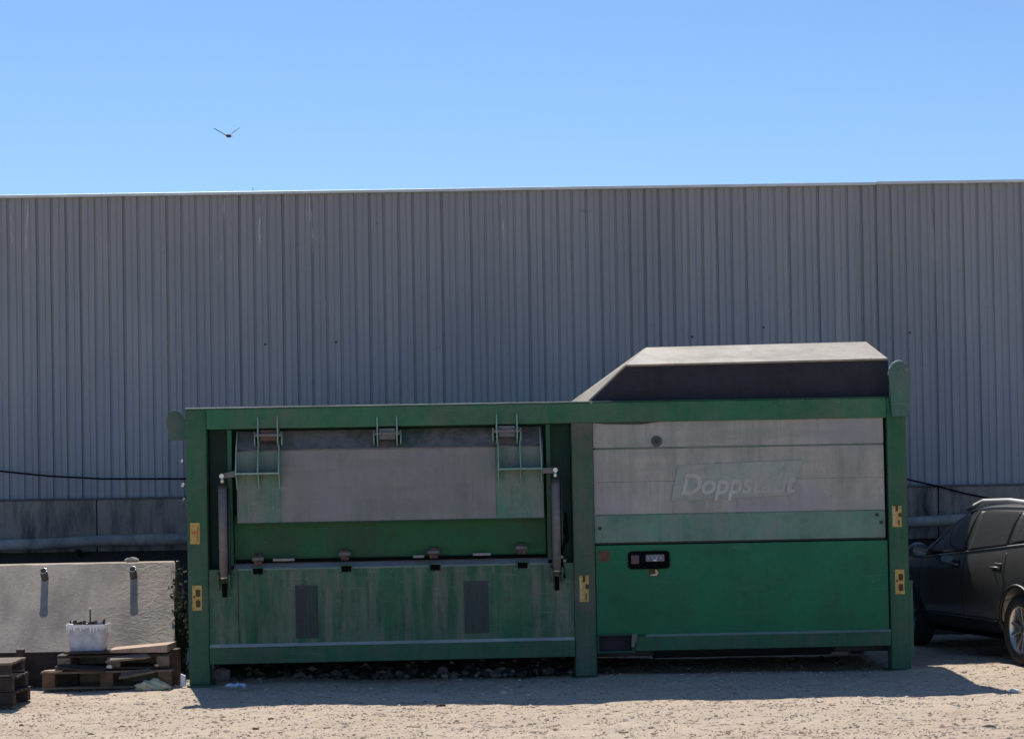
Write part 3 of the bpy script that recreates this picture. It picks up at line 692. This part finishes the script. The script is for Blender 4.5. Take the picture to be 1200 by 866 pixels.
# ------------------------------------------------------------------ concrete block with sloping face
cb = at(205, 765, 20.45)
ZB = cb.z; bt = at(205, 658, 21.45); ZTB = bt.z
BK = empty('concrete_block', (0, 20.45, 0), 'long rough concrete block with a sloping front face left of the green container', 'concrete block')
BX0 = -8.2; xt = at(206, 700, 21.45).x; xb_ = at(204, 757, 20.45).x
def block_mat():
    m, t, p = nt('rough_cast_concrete')
    a = noise(t, 1.6, 6, .65); b = noise(t, 1.1, 5, .6, stretch=(2.2, 1, 1)); c = noise(t, 30, 6, .75)
    wv = noise(t, 7, 5, .6, stretch=(1, 1, 2), dist=1.5)
    col = mix(t, ramp(t, a, .3, .7), (.42, .345, .27), (.52, .44, .355))
    col = mix(t, math_(t, 'MULTIPLY', ramp(t, b, .48, .68), .7), col, (.22, .19, .165))
    col = mix(t, math_(t, 'MULTIPLY', ramp(t, c, .48, .62), .5), col, (.29, .25, .215))
    t.links.new(col, p.inputs['Base Color']); p.inputs['Roughness'].default_value = .95; p.inputs['Specular IOR Level'].default_value = .1
    tc = N(t, 'ShaderNodeTexCoord'); sp = N(t, 'ShaderNodeSeparateXYZ'); t.links.new(tc.outputs['Object'], sp.inputs[0])
    mr = N(t, 'ShaderNodeMapRange'); mr.inputs[1].default_value = -4.15; mr.inputs[2].default_value = -3.75; t.links.new(sp.outputs[0], mr.inputs[0])
    h = math_(t, 'ADD', math_(t, 'MULTIPLY', c, .16), math_(t, 'MULTIPLY', math_(t, 'MULTIPLY', wv, mr.outputs[0]), .45))
    bump(t, p, h, .6, .05)
    return m
BM_ = block_mat()
yt = 1.0
nb = 40
vs = []; 
for i in range(nb+1):
    f = i/nb; xB = BX0+(xb_-BX0)*f; xT = BX0+(xt-BX0)*f
    e = .004*math.sin(i*1.7)
    vs += [(xB, 0, -.05), (xB, e, ZB-.02), (xB, .02+e, ZB), (xB+(xT-xB)*.5, yt/2, (ZB+ZTB)/2), (xT, yt-.01, ZTB-.006+e), (xT, yt+.03, ZTB+e*.5), (xT, yt+.30, ZTB), (xT, yt+.30, -.05)]
fs = []
for i in range(nb):
    for k in range(7): fs.append((i*8+k, (i+1)*8+k, (i+1)*8+k+1, i*8+k+1))
fs += [tuple(range(7, -1, -1)), tuple(nb*8+k for k in range(8))]
MB().add(vs, fs).build('block_body', BM_, BK)
sl = Vector((0, yt, ZTB-ZB)); snr = Vector((0, -(ZTB-ZB), yt)).normalized()
def on_slope(px, py):
    r = ray(px, py); o_ = Vector((0, 0, EYE)); p0 = Vector((0, 20.45+.02, ZB)); return o_+r*((p0-o_).dot(snr)/r.dot(snr))
for px, py in ((53, 679), (157, 677)):
    p = on_slope(px, py)-Vector((0, 20.45, 0))
    sk = MB().tube([p-snr*.03, p+snr*.125], .037, 16).build('lifting_socket', plain('socket_steel', (.10,.09,.08), .7), BK)
    MB().tube([p+snr*.1252, p+snr*.128], .026, 14).build('socket_hole', M['black'], sk)
    MB().tube([p+snr*.12+Vector((.037*math.cos(a), 0, 0))+snr.cross(Vector((1,0,0)))*(.037*math.sin(a)) for a in [i*math.pi/6 for i in range(13)]], .006, 6).build('socket_rim', M['rod'], sk)
p = at(155, 655, 21.6); rock('stone', (p.x, p.y-.02, ZTB+.02), (.055,.04,.03), rockm, 'small pale stone lying on top of the sloping concrete block', seed=77)

# boards standing against the foot of the block
wood_dark = plain('dark_brown_wood', (.045, .032, .028), .85, 0, .4, 8, .4)  # very dark brown wood tone
wood = plain('weathered_wood', (.20, .15, .11), .85, 0, .35, 10, .4)
wood_lit = plain('pale_wood', (.42, .31, .21), .8, 0, .25, 12, .3)
g0 = gp(30, 806); x0 = at(-60, 790, 20.3).x; x1 = at(92, 790, 20.3).x
tb = empty('timber_board', (0, 20.30, 0), 'dark wide board standing on edge against the foot of the concrete block', 'board')
MB().box((x0, .0, .0), (x1, .05, .30)).build('plank', wood_dark, tb, .005); MB().box((x0, -.008, .30), (x1, .10, .325)).build('top_batten', wood_dark, tb, .004)
tp = empty('timber_post', (at(24.5, 790, 20.2).x, 20.2, 0), 'short dark square post in front of the wide board at far left', 'post')
MB().box((-.035, -.035, 0), (.035, .035, .355)).build('shaft', wood_dark, tp, .004); MB().box((-.038, -.038, .3555), (.038, .038, .366)).build('cap', wood, tp, .003)

# pallets
def pallet(name, p, w, d, h, label, rot=0, group='stacked pallets', decks=5, mats=None, miss=()):
    t = empty(name, Matrix.Translation(p) @ Matrix.Rotation(rot, 4, 'Z'), label, 'pallet', group)
    a, b = mats or (wood, wood_dark)
    bh = h-.045
    for i, sx in enumerate((0, .5, 1)):
        bx = (w-.12)*sx
        MB().box((bx, .0, .02), (bx+.12, .10, .02+bh)).build('spacer_block', b, t, .004)
        MB().box((bx, d-.10, .02), (bx+.12, d, .02+bh)).build('spacer_block', b, t, .004)
    MB().box((0, 0, 0), (w, .10, .0195)).build('bottom_board', a, t, .003); MB().box((0, d-.10, 0), (w, d, .0195)).build('bottom_board', a, t, .003)
    for k in range(decks):
        if k in miss: continue
        y = (d-.10)*k/(decks-1); j = random.uniform(-.012, .012)
        MB().box((-.01+j, y, .0205+bh), (w+.01+j, y+.095, .0205+bh+.022)).build('deck_board', a, t, .003)
    return t
xA = at(45, 795, 19.8).x; xB = at(197, 795, 19.8).x
yP = gp(100, 806.5).y
pallet('pallet', Vector((xA, yP, -.005)), xB-xA, .55, .17, 'bottom pallet of the low stack beside the left container post', .0, 'pallets in the low stack', mats=(wood, plain('warm_brown_block', (.16,.09,.05), .85, 0, .4, 10, .3)))
pallet('pallet', Vector((xA+.14, yP+.03, .172)), xB-xA-.16, .50, .14, 'upper dark pallet of the low stack, under the white tub', .02, 'pallets in the low stack', mats=(wood_dark, wood))
zt2 = .172+.14
tag(MB().box((at(75, 765, yP).x, yP+.0, zt2+.012), (at(128, 765, yP).x, yP+.40, zt2+.034)).build('dark_board', wood_dark, None, .004), 'short dark board on the pallets directly under the white tub', 'board')
b0 = at(122, 760, yP); b1 = at(196, 758, yP)
tag(MB().hexa([(b0.x+.02, yP+.02, zt2+.014), (b1.x, yP+.0, zt2+.012), (b1.x+.02, yP+.42, zt2+.012), (b0.x+.02, yP+.45, zt2+.014), (b0.x+.02, yP+.02, zt2+.04), (b1.x, yP+.0, zt2+.085), (b1.x+.02, yP+.42, zt2+.085), (b0.x+.02, yP+.45, zt2+.04)]).build('wood_plank', plain('sunlit_plank', (.40,.27,.19), .8, 0, .3, 10, .3), None, .004), 'thick pale brown plank on the right of the pallet stack beside the white tub', 'plank')
# scraps sticking out of the stack
for px, py, lab, sz in ((62, 786, 'pale wood scrap on the left corner of the pallet stack', (.16,.10,.03)), (128, 781, 'crumpled pale scrap wedged in the middle of the pallet stack', (.05,.04,.035)), (184, 779, 'pale wood scrap at the right end of the pallet stack', (.05,.04,.02))):
    p = at(px, py, yP-.0)
    rock('scrap', p+Vector((0, -.01, 0)), (sz[0]*.5, sz[1]*.5, sz[2]*.5), wood_lit if px != 128 else whiter, lab, 'scrap', seed=px)
for k_, (px, py, l_, a_, ry, mt, lab) in enumerate((
    (150, 771, .42, 8, -5, wood, 'short grey broken board lying across the upper pallet of the low stack'),
    (95, 783, .50, -7, 4, wood_dark, 'dark split board leaning on the left front of the low pallet stack'),
    (160, 789, .34, 12, -9, wood, 'small splintered board sticking out under the upper pallet near the foam lump'))):
    p = at(px, py, yP-.03)
    b_ = MB().hexa([(-l_/2, -.03, -.012), (l_/2, -.04, -.010), (l_/2-.03, .06, -.012), (-l_/2+.02, .05, -.012), (-l_/2, -.03, .012), (l_/2, -.04, .009), (l_/2-.05, .06, .011), (-l_/2+.03, .05, .012)]).build('broken_board', mt, None, .003)
    b_.location = p; b_.rotation_euler = (R(20), R(ry), R(a_)); tag(b_, lab, 'board')
# rear-right blocks beside the stack
xq = at(200, 790, 20.15).x
tag(MB().box((xq-.06, 20.12, 0), (xq+.075, 20.30, .34)).build('timber_stub', plain('red_brown_wood', (.10,.055,.04), .85, 0, .4, 10, .3), None, .006), 'upright red-brown timber stub at the right end of the pallet stack', 'timber')

# corner stack at far left
p = gp(13, 827); 
for i in range(3):
    pallet('pallet', Vector((p.x-.95+random.uniform(-.02,.02), p.y+random.uniform(0,.02), -.005+i*.128)), .95, .6, .125, ['bottom', 'middle', 'top'][i]+' pallet of the small stack cut off at the left edge', R(-1.5+i), 'pallets at the left edge', mats=(wood if i == 2 else wood_dark, wood_dark))

# white tub with scrap
tub = at(104, 762, yP+.18)
T = empty('white_tub', (tub.x, yP+.18, zt2+.036), 'white plastic tub full of dark scrap standing on the pallet stack', 'tub')
wt, wb, hh = .182, .160, .235
tm = plain('dusty_white_plastic', (.48,.48,.52), .6, 0, .25, 14)
def ringpts(w, z, r=.04): return [(x, y, z) for x, y in rrect(-w, -w*.72, w, w*.72, r)]
a_ = ringpts(wb, 0); b_ = ringpts(wt, hh); c_ = ringpts(wt-.012, hh); d_ = ringpts(wb-.012, .02); n = len(a_)
vs = a_+b_+c_+d_
fs = [tuple(range(n-1, -1, -1))]+[(k*n+i, k*n+(i+1) % n, (k+1)*n+(i+1) % n, (k+1)*n+i) for k in range(3) for i in range(n)]+[tuple(3*n+i for i in range(n))]
MB().add(vs, fs).build('shell', tm, T)
rm = MB()
# ragged pale rim with drips
pr = ringpts(wt+.006, hh)
for i in range(n):
    q0_, q1_ = Vector(pr[i]), Vector(pr[(i+1) % n]); m_ = max(2, int((q1_-q0_).length/.028))
    for k in range(m_):
        u, v = q0_.lerp(q1_, k/m_), q0_.lerp(q1_, (k+1)/m_); dpt = random.choice((.015, .02, .035, .05, .07)); c2 = (u+v)/2
        o1 = Vector((c2.x, c2.y, 0)).normalized()*.006
        rm.add([u+Vector((0,0,.012)), v+Vector((0,0,.012)), v-Vector((0,0,.01)), c2-Vector((0,0,dpt)), u-Vector((0,0,.01)),
                u+o1+Vector((0,0,.012)), v+o1+Vector((0,0,.012)), v+o1-Vector((0,0,.01)), c2+o1-Vector((0,0,dpt)), u+o1-Vector((0,0,.01))],
               [(0,1,2,3,4), (9,8,7,6,5), (0,5,6,1), (1,6,7,2), (2,7,8,3), (3,8,9,4), (4,9,5,0)])
rm.build('crusted_rim', plain('white_crust', (.85,.84,.82), .7, 0, .08), T)
MB().box((-wt+.03, -wt*.72+.03, .10), (wt-.03, wt*.72-.03, hh-.02)).build('fill', plain('dark_fill', (.04,.035,.03), .9, 0, .5, 30, .8), T)
for i in range(14):                       # loose mechanical scrap: bars, brackets, short pipes
    x, y = random.uniform(-.12, .12), random.uniform(-.09, .07); a = random.uniform(0, 6.28); l_ = random.uniform(.035, .07)
    q = MB()
    if i % 3 == 0: q.tube([(x-l_*math.cos(a), y-l_*math.sin(a)*.5, hh-.01), (x+l_*math.cos(a), y+l_*.5*math.sin(a), hh+random.uniform(.0, .045))], random.uniform(.008, .018), 8)
    elif i % 3 == 1: q.hexa([(x-.03, y-.01, hh-.03), (x+.02, y-.02, hh-.03), (x+.03, y+.02, hh-.02), (x-.02, y+.02, hh-.03), (x-.035, y-.01, hh+.02), (x+.02, y-.02, hh+.035), (x+.03, y+.02, hh+.03), (x-.02, y+.02, hh+.015)])
    else: q.prism([(x-l_, hh-.02), (x+l_, hh-.01), (x+l_, hh+.012), (x-l_*.3, hh+.01), (x-l_*.5, hh+.05), (x-l_, hh+.045)], y, y+.015)
    q.build('scrap_piece', M['white_chip'] if i in (4, 9, 12) else plain('scrap_brown', (.07,.045,.038), .8, 0, .5, 30), T, .002)
MB().tube([(.015, 0, .12), (.02, 0, hh+.15)], .007, 8).build('upright_rod', M['dark'], T); MB().tube([(.02, 0, hh+.15), (.021, 0, hh+.165)], .011, 8).build('rod_tip', M['white_chip'], T)
for sx in (-1, 1): MB().prism([(sx*.145-.012, hh-.01), (sx*.145+.012, hh-.01), (sx*.15+.010, hh+.06), (sx*.15-.008, hh+.05)], -.01, .01).build('handle_ear', M['white_chip'] if sx < 0 else M['dark'], T)

# yellowish rag / foam lump in front of the stack
p = gp(179, 806)
rg = bmesh.new(); bmesh.ops.create_icosphere(rg, subdivisions=4, radius=1)
for v in rg.verts:
    c = v.co.copy(); k_ = 1+.15*math.sin(c.x*4+1)*math.cos(c.y*5)+.12*math.sin(c.x*9+c.z*7)+.08*math.sin(c.y*13+c.x*5)
    v.co = Vector((c.x*.155*k_, c.y*.10*k_, max(-.02, c.z*.065*k_)))
me = bpy.data.meshes.new('rag'); rg.to_mesh(me); rg.free(); me.materials.append(plain('yellowed_foam', (.62,.55,.34), .9, 0, .2, 20, .4))
for f_ in me.polygons: f_.use_smooth = True
o = bpy.data.objects.new('foam_lump', me); C.objects.link(o); o.location = (p.x, p.y, .01); tag(o, 'crumpled yellowish foam lump on the gravel in front of the pallet stack', 'foam')
# bluish white litter by the left foot
p = gp(276, 807)
bm = bmesh.new(); bmesh.ops.create_grid(bm, x_segments=9, y_segments=7, size=1)
for v in bm.verts: v.co = Vector((v.co.x*.09+random.uniform(-.01,.01), v.co.y*.06+random.uniform(-.01,.01), .035*(1-v.co.length*.5)+random.uniform(-.015, .02)))
me = bpy.data.meshes.new('litter'); bm.to_mesh(me); bm.free(); me.materials.append(plain('bluish_film', (.60,.62,.78), .4, 0, .1))
o = bpy.data.objects.new('crumpled_wrapper', me); C.objects.link(o); o.location = (p.x, p.y, .012); o.modifiers.new('s', 'SOLIDIFY').thickness = .003
tag(o, 'crumpled bluish white wrapper in the shade near the left foot of the container', 'litter')
# dirty white sack at the front of the rubble
p = gp(256, 800)
rock('rag_bundle', (p.x+.02, p.y+.12, .07), (.10,.07,.085), plain('grey_cloth', (.22,.19,.20), .9, 0, .4, 20, .6), 'grey cloth bundle stuffed under the container beside its left foot', 'rag', seed=5)
# white marker at the post foot
p = gp(214, 804)
tag(MB().hexa([(p.x-.02, p.y-.02, 0), (p.x+.03, p.y-.02, 0), (p.x+.03, p.y+.02, 0), (p.x-.02, p.y+.02, 0), (p.x-.015, p.y-.02, .12), (p.x+.03, p.y-.02, .10), (p.x+.03, p.y+.02, .10), (p.x-.015, p.y+.02, .12)]).build('white_chock', M['white_chip'], None, .006), 'small white broken chock at the foot of the left container post', 'chock')

# dry weeds in the gap between block and container
wd = empty('dry_weed', (at(211, 790, 20.9).x, 20.9, 0), 'tall dark dry weed in the gap between concrete block and container', 'weed')
stm = MB(); lv = MB()
for i in range(26):
    a = random.uniform(0, 6.28); l_ = random.uniform(.3, 1.15); r_ = random.uniform(.02, .09)
    q = [(random.uniform(-.03,.03), random.uniform(-.1,.25), 0)]
    q += [(q[0][0]+r_*math.cos(a)*k+random.uniform(-.01,.01), q[0][1]+r_*math.sin(a)*k, l_*k) for k in (.35, .7, 1)]
    stm.tube(q, [.005, .004, .003, .002], 5)
    for k in range(16):
        t_ = random.uniform(.1, 1); c = Vector(q[0]).lerp(Vector(q[3]), t_)+Vector((random.uniform(-.04,.04), random.uniform(-.05,.05), random.uniform(-.03,.03)))
        u = Vector((random.uniform(-1,1), random.uniform(-1,1), random.uniform(-1,1))).normalized()*random.uniform(.015, .035); w = u.orthogonal()*.45
        lv.add([c-u, c+w, c+u, c-w], [(0, 1, 2, 3)])
stm.build('stems', plain('weed_stem', (.06,.05,.03), .9), wd); lv.build('leaves', stone_mat('weed_leaf', [(.02,.035,.015),(.05,.06,.03),(.09,.08,.04),(.03,.045,.02)]), wd)

# ------------------------------------------------------------------ bird
bp = at(268, 160, 62)
bd = MB()
body = [(0,-.20,0),(0,-.16,.0),(0,-.06,.01),(0,.08,.01),(0,.17,.02),(0,.22,.03),(0,.26,.02)]
bird_prof = [.012,.035,.055,.05,.032,.03,.008]
bd.tube(body, bird_prof, 10)
for s in (-1, 1):
    P_ = [(0, .02), (.12, .075), (.24, .16), (.37, .23)] if s > 0 else [(0, .02), (.12, .06), (.25, .14), (.42, .25)]
    ch = [.07, .065, .05, .012]
    vs = []
    for (x, z), c in zip(P_, ch): vs += [(s*x, .06-c*.2, z+.008), (s*x, -.06-c*.3+.02, z), (s*x, .06-c*.2, z-.008), ]
    fs = []
    for i in range(3):
        for k in range(3): fs.append((i*3+k, i*3+(k+1) % 3, (i+1)*3+(k+1) % 3, (i+1)*3+k))
    fs += [(0,1,2), (9,10,11)]
    bd.add(vs, fs)
bd.add([(-.03,-.27,0),(.03,-.27,0),(.015,-.15,.01),(-.015,-.15,.01),(-.03,-.27,-.01),(.03,-.27,-.01),(.015,-.15,-.01),(-.015,-.15,-.01)], [(0,1,2,3),(7,6,5,4),(0,4,5,1),(1,5,6,2),(2,6,7,3),(3,7,4,0)])
bo = bd.build('bird', plain('dark_plumage', (.03,.03,.035), .8)); bo.location = bp; bo.rotation_euler = (R(8), R(-6), R(25))
tag(bo, 'dark bird gliding with raised wings in the clear sky', 'bird')

# ------------------------------------------------------------------ car
def car_paint():
    m, t, p = nt('dark_grey_car_paint')
    n = noise(t, 4, 5, .6); c = mix(t, ramp(t, n, .3, .7), (.10,.094,.083), (.13,.12,.105))
    t.links.new(c, p.inputs['Base Color']); p.inputs['Metallic'].default_value = .15; p.inputs['Roughness'].default_value = .35; p.inputs['Coat Weight'].default_value = 1.0; p.inputs['Coat Roughness'].default_value = .06
    return m
CP = car_paint()
gm, t_, p_ = nt('tinted_glass'); p_.inputs['Base Color'].default_value = (.06,.058,.052,1); p_.inputs['Roughness'].default_value = .04; p_.inputs['Specular IOR Level'].default_value = .8
rubber = plain('tyre_rubber', (.018,.018,.018), .85, 0, .3, 20)
alloy = plain('alloy_rim', (.55,.54,.52), .3, .85, .08)
trim = plain('black_trim', (.012,.012,.013), .5)
rw = gp(1197, 780); hd = R(12.5)
# rear-left wheel contact at rw; car local: +x forward, +y left
TW = .80; RAX = -1.35; FAX = 1.35; WR = .345
rot = Matrix.Rotation(math.pi/2+hd, 4, 'Z')
org = Vector((rw.x, rw.y, 0)) - (rot.to_3x3() @ Vector((RAX, TW+.08, 0)))
CAR = empty('parked_car', Matrix.Translation(org) @ rot, 'dark grey SUV parked at the right edge with its front half in shade', 'car')
def station(x, zb_, wl, zbelt, wbel, zroof, wroof):
    return [(x, 0, zb_), (x, wl*.80, zb_), (x, wl-.03, zb_+.10), (x, wl, .55), (x, wl, .78), (x, wl-.025, (.78+zbelt)/2+.03), (x, wbel, zbelt),
            (x, (wbel*.45+wroof*.55), zbelt+(zroof-zbelt)*.62), (x, wroof, zroof-.05*(zroof-zbelt)/.6), (x, wroof-.13, zroof-.004), (x, 0, zroof+.012)]
ST = [(-2.30, .42, .74, .80, .70, .82, .55), (-2.28, .30, .80, .98, .74, 1.02, .58), (-2.22, .27, .85, 1.12, .78, 1.20, .60), (-2.05, .26, .885, 1.16, .80, 1.40, .58),
      (-1.80, .25, .905, 1.21, .82, 1.48, .59), (-1.35, .24, .915, 1.17, .84, 1.53, .605), (-.7, .22, .905, 1.09, .85, 1.56, .62), (0, .22, .90, 1.02, .85, 1.555, .62),
      (.40, .22, .90, 1.03, .85, 1.50, .61), (.75, .22, .905, 1.01, .845, 1.36, .60), (1.20, .23, .91, .99, .82, 1.12, .64), (1.38, .23, .915, .98, .80, 1.04, .66), (1.75, .24, .905, .945, .76, .99, .58), (2.05, .26, .87, .89, .70, .93, .5), (2.24, .30, .80, .76, .6, .80, .4), (2.30, .40, .68, .62, .5, .65, .3)]
half = [station(*s) for s in ST]; nh = len(half[0])
vs = []
for h_ in half:
    vs += h_+[(x, -y, z) for x, y, z in h_[1:-1]][::-1]
m_ = len(vs)//len(half)
fs = [(i*m_+k, i*m_+(k+1) % m_, (i+1)*m_+(k+1) % m_, (i+1)*m_+k) for i in range(len(half)-1) for k in range(m_)]
fs += [tuple(range(m_)), tuple((len(half)-1)*m_+k for k in range(m_))[::-1]]
body = MB().add(vs, fs, True).build('body', CP, CAR)
su = body.modifiers.new('sub', 'SUBSURF'); su.levels = 2; su.render_levels = 2
bpy.context.view_layer.update()
# bake subdivided smooth shape, cut arches with cylinders
cut = MB()
for ax in (RAX, FAX):
    for s in (-1, 1): cut.tube([(ax, s*.55, WR+.015), (ax, s*1.1, WR+.015)], WR+.055, 40)
co = cut.build('cutter', trim); co.parent = CAR
bo_ = body.modifiers.new('b', 'BOOLEAN'); bo_.operation = 'DIFFERENCE'; bo_.solver = 'EXACT'; bo_.object = co
bpy.context.view_layer.update()
full = bpy.data.objects.new('shape', body.data.copy()); 
me2 = bpy.data.meshes.new_from_object(body.evaluated_get(bpy.context.evaluated_depsgraph_get()))
body.modifiers.remove(bo_)
me1 = bpy.data.meshes.new_from_object(body.evaluated_get(bpy.context.evaluated_depsgraph_get()))
body.modifiers.clear(); bpy.data.objects.remove(co); bpy.data.objects.remove(full)
body.data = me2; me2.materials.clear(); me2.materials.append(CP)
# project panels on the uncut shape along y (or x) with a BVH
from mathutils.bvhtree import BVHTree
bvh = BVHTree.FromPolygons([v.co.copy() for v in me1.vertices], [tuple(p.vertices) for p in me1.polygons])
def panel(name, quad, mat, off, parent, side=1, n=10, axis_='y', m=None):
    """quad: four (x,z) corners for side panels, (y,z) for windscreens, laid on the body surface"""
    vs = []; m = m or n
    for j in range(m+1):
        for i in range(n+1):
            u, v = i/n, j/m
            a = [quad[0][q]*(1-u)*(1-v)+quad[1][q]*u*(1-v)+quad[2][q]*u*v+quad[3][q]*(1-u)*v for q in (0, 1)]
            if axis_ == 'y': o_, d_ = Vector((a[0], side*2, a[1])), Vector((0, -side, 0))
            elif axis_ == 'x': o_, d_ = Vector((side*3, a[0], a[1])), Vector((-side, 0, 0))
            hit, nr, _, _ = bvh.ray_cast(o_, d_)
            if hit is None: hit, nr, _, _ = bvh.find_nearest(o_+d_*1.2)
            if nr.dot(d_) > 0: nr = -nr
            vs.append(hit+nr*off)
    fs = [(j*(n+1)+i, j*(n+1)+i+1, (j+1)*(n+1)+i+1, (j+1)*(n+1)+i) for j in range(m) for i in range(n)]
    o = MB().add(vs, fs, True).build(name, mat, parent)
    sm = o.modifiers.new('s', 'SOLIDIFY'); sm.thickness = .002; sm.offset = -1
    return o
for s in (1, -1):
    # trims then glass
    panel('window_trim', [(-2.0, 1.235), (1.10, .985), (.42, 1.475), (-1.75, 1.455)], trim, .004, CAR, s, 24)
    panel('side_window', [(-.02, 1.06), (.90, 1.015), (.36, 1.435), (-.02, 1.47)], gm, .009, CAR, s, 14)
    panel('side_window', [(-1.02, 1.145), (-.12, 1.07), (-.12, 1.475), (-.98, 1.47)], gm, .009, CAR, s, 14)
    panel('side_window', [(-1.82, 1.245), (-1.10, 1.165), (-1.06, 1.465), (-1.62, 1.43)], gm, .009, CAR, s, 14)
    panel('chrome_strip', [(-2.0, 1.205), (1.1, .962), (1.1, .976), (-2.0, 1.225)], alloy, .008, CAR, s, 30, m=1)
    for x in (-1.04, -.07):
        panel('door_seam', [(x-.006, .42), (x+.006, .42), (x+.006, 1.08), (x-.006, 1.08)], trim, .002, CAR, s, 1, m=20)
    panel('door_seam', [(.98, .42), (.99, .42), (1.0, 1.02), (.99, 1.02)], trim, .002, CAR, s, 1, m=20)
    panel('sill_cladding', [(-.92, .27), (.92, .27), (.92, .42), (-.92, .42)], trim, .008, CAR, s, 20)
    panel('sill_strip', [(-.85, .40), (.85, .40), (.85, .415), (-.85, .415)], plain('sill_chrome', (.25,.25,.25), .3, .7), .014, CAR, s, 20, m=1)
    for x in (-.88, .12):
        hpt, nr, _, _ = bvh.ray_cast(Vector((x, s*2, .93)), Vector((0, -s, 0)))
        MB().tube([(x-.09, hpt.y+s*.005, .93), (x-.07, hpt.y+s*.04, .93), (x+.07, hpt.y+s*.04, .93), (x+.09, hpt.y+s*.005, .93)], .013, 10).build('door_handle', CP, CAR)
        panel('handle_recess', [(x-.11, .90), (x+.11, .90), (x+.10, .975), (x-.10, .975)], trim, .003, CAR, s, 4)
    # roof rail, coloured near white to imitate the sunlit roof edge
    MB().tube([(-1.75, s*.575, 1.47), (-1.55, s*.585, 1.53), (-.6, s*.60, 1.585), (.0, s*.60, 1.575), (.38, s*.60, 1.49)], .024, 10).build('roof_rail', plain('glint_rail', (.85,.84,.80), .35, .0, .05), CAR)
    mi = MB(); bm = bmesh.new(); bmesh.ops.create_uvsphere(bm, u_segments=16, v_segments=10, radius=1)
    mi.add([(v.co.x*.075+.80, s*(v.co.y*.11+1.00), v.co.z*.085+1.06) for v in bm.verts], [tuple(v.index for v in f.verts) for f in bm.faces], True); bm.free()
    mo = mi.build('wing_mirror', CP, CAR)
    MB().box((.78, min(s*.83, s*.95), 1.04), (.83, max(s*.83, s*.95), 1.07)).build('mirror_stalk', trim, mo, .005)
    bm = bmesh.new(); bmesh.ops.create_circle(bm, cap_ends=True, segments=20, radius=1)
    MB().add([(.722-.001, s*(v.co.x*.085+1.0), v.co.y*.062+1.06) for v in bm.verts], [tuple(v.index for v in f.verts) for f in bm.faces]).build('mirror_glass', plain('mirror_glass', (.25,.25,.27), .1, 1, .02), mo); bm.free()
    # arch lips
    for ax in (RAX, FAX):
        q = []
        for i in range(25):
            a = R(-12+204*i/24); x, z = ax+(WR+.065)*math.cos(a), WR+.015+(WR+.065)*math.sin(a)
            h2, _, _, _ = bvh.ray_cast(Vector((x, s*2, z)), Vector((0, -s, 0))); yy = abs(h2.y) if h2 else .88
            q.append((x, s*(yy+.004), z))
        MB().tube(q, .018, 8).build('wheel_arch_lip', trim, CAR)
    panel('tail_lamp', [(-2.24, .95), (-1.88, 1.0), (-1.90, 1.10), (-2.18, 1.10)], plain('red_lens', (.25,.01,.01), .15), .007, CAR, s, 8)
    panel('headlight', [(1.85, .72), (2.2, .70), (2.1, .83), (1.8, .88)], plain('clear_lens', (.5,.5,.52), .1), .006, CAR, s, 8)
panel('windscreen', [(-.60, 1.14), (.60, 1.14), (.50, 1.48), (-.50, 1.48)], gm, .006, CAR, 1, 14, 'x')
panel('rear_window', [(-.56, 1.19), (.56, 1.19), (.50, 1.41), (-.50, 1.41)], gm, .006, CAR, -1, 14, 'x')
panel('bumper_cladding', [(-.8, .32), (.8, .32), (.78, .50), (-.78, .50)], trim, .008, CAR, -1, 14, 'x')
WL = None
def wheel(ax, s):
    M0 = Matrix.Translation((ax, s*TW, WR)) @ Matrix.Rotation(math.pi/2*(-s), 4, 'X')   # local +z points outward
    w = bpy.data.objects.new('wheel', None)
    tp_ = [(.235, -.10), (.30, -.112), (WR-.02, -.095), (WR, -.07), (WR, .07), (WR-.02, .095), (.30, .112), (.245, .10), (.235, .085), (.235, -.10)]
    ty = MB().lathe(tp_, M0, 40).build('wheel', rubber, CAR)
    rp = MB().lathe([(.235, -.08), (.235, .08), (.243, .092), (.225, .088), (.21, .05), (.205, -.06)], M0, 40)
    rp.lathe([(0, .062), (.045, .062), (.05, .045), (.05, .0)], M0, 20)
    for k in range(5):
        for da in (-.16, .16):
            a = 2*math.pi*k/5+da*.5; b = 2*math.pi*k/5+da*1.6
            c0 = Vector((.04*math.cos(a), .04*math.sin(a), .05)); c1 = Vector((.222*math.cos(b), .222*math.sin(b), .074))
            dd = (c1-c0).normalized(); sdv = dd.cross(Vector((0,0,1)))*.016
            P8 = [c0-sdv-Vector((0,0,.03)), c0+sdv-Vector((0,0,.03)), c1+sdv-Vector((0,0,.03)), c1-sdv-Vector((0,0,.03)), c0-sdv, c0+sdv, c1+sdv*.8, c1-sdv*.8]
            rp.hexa([M0 @ v for v in P8])
    rp.build('rim', alloy, ty, .003)
    MB().lathe([(0, -.02), (.15, -.02), (.15, -.04), (0, -.04)], M0, 24).build('brake_disc', M['dark'], ty)
    MB().lathe([(0, .064), (.024, .064), (.026, .06)], M0, 16).build('hub_cap', M['dark'], ty)
for ax in (RAX, FAX):
    for s in (1, -1): wheel(ax, s)
MB().box((-1.9, -.6, .18), (1.9, .6, .26)).build('underbody', M['black'], CAR)
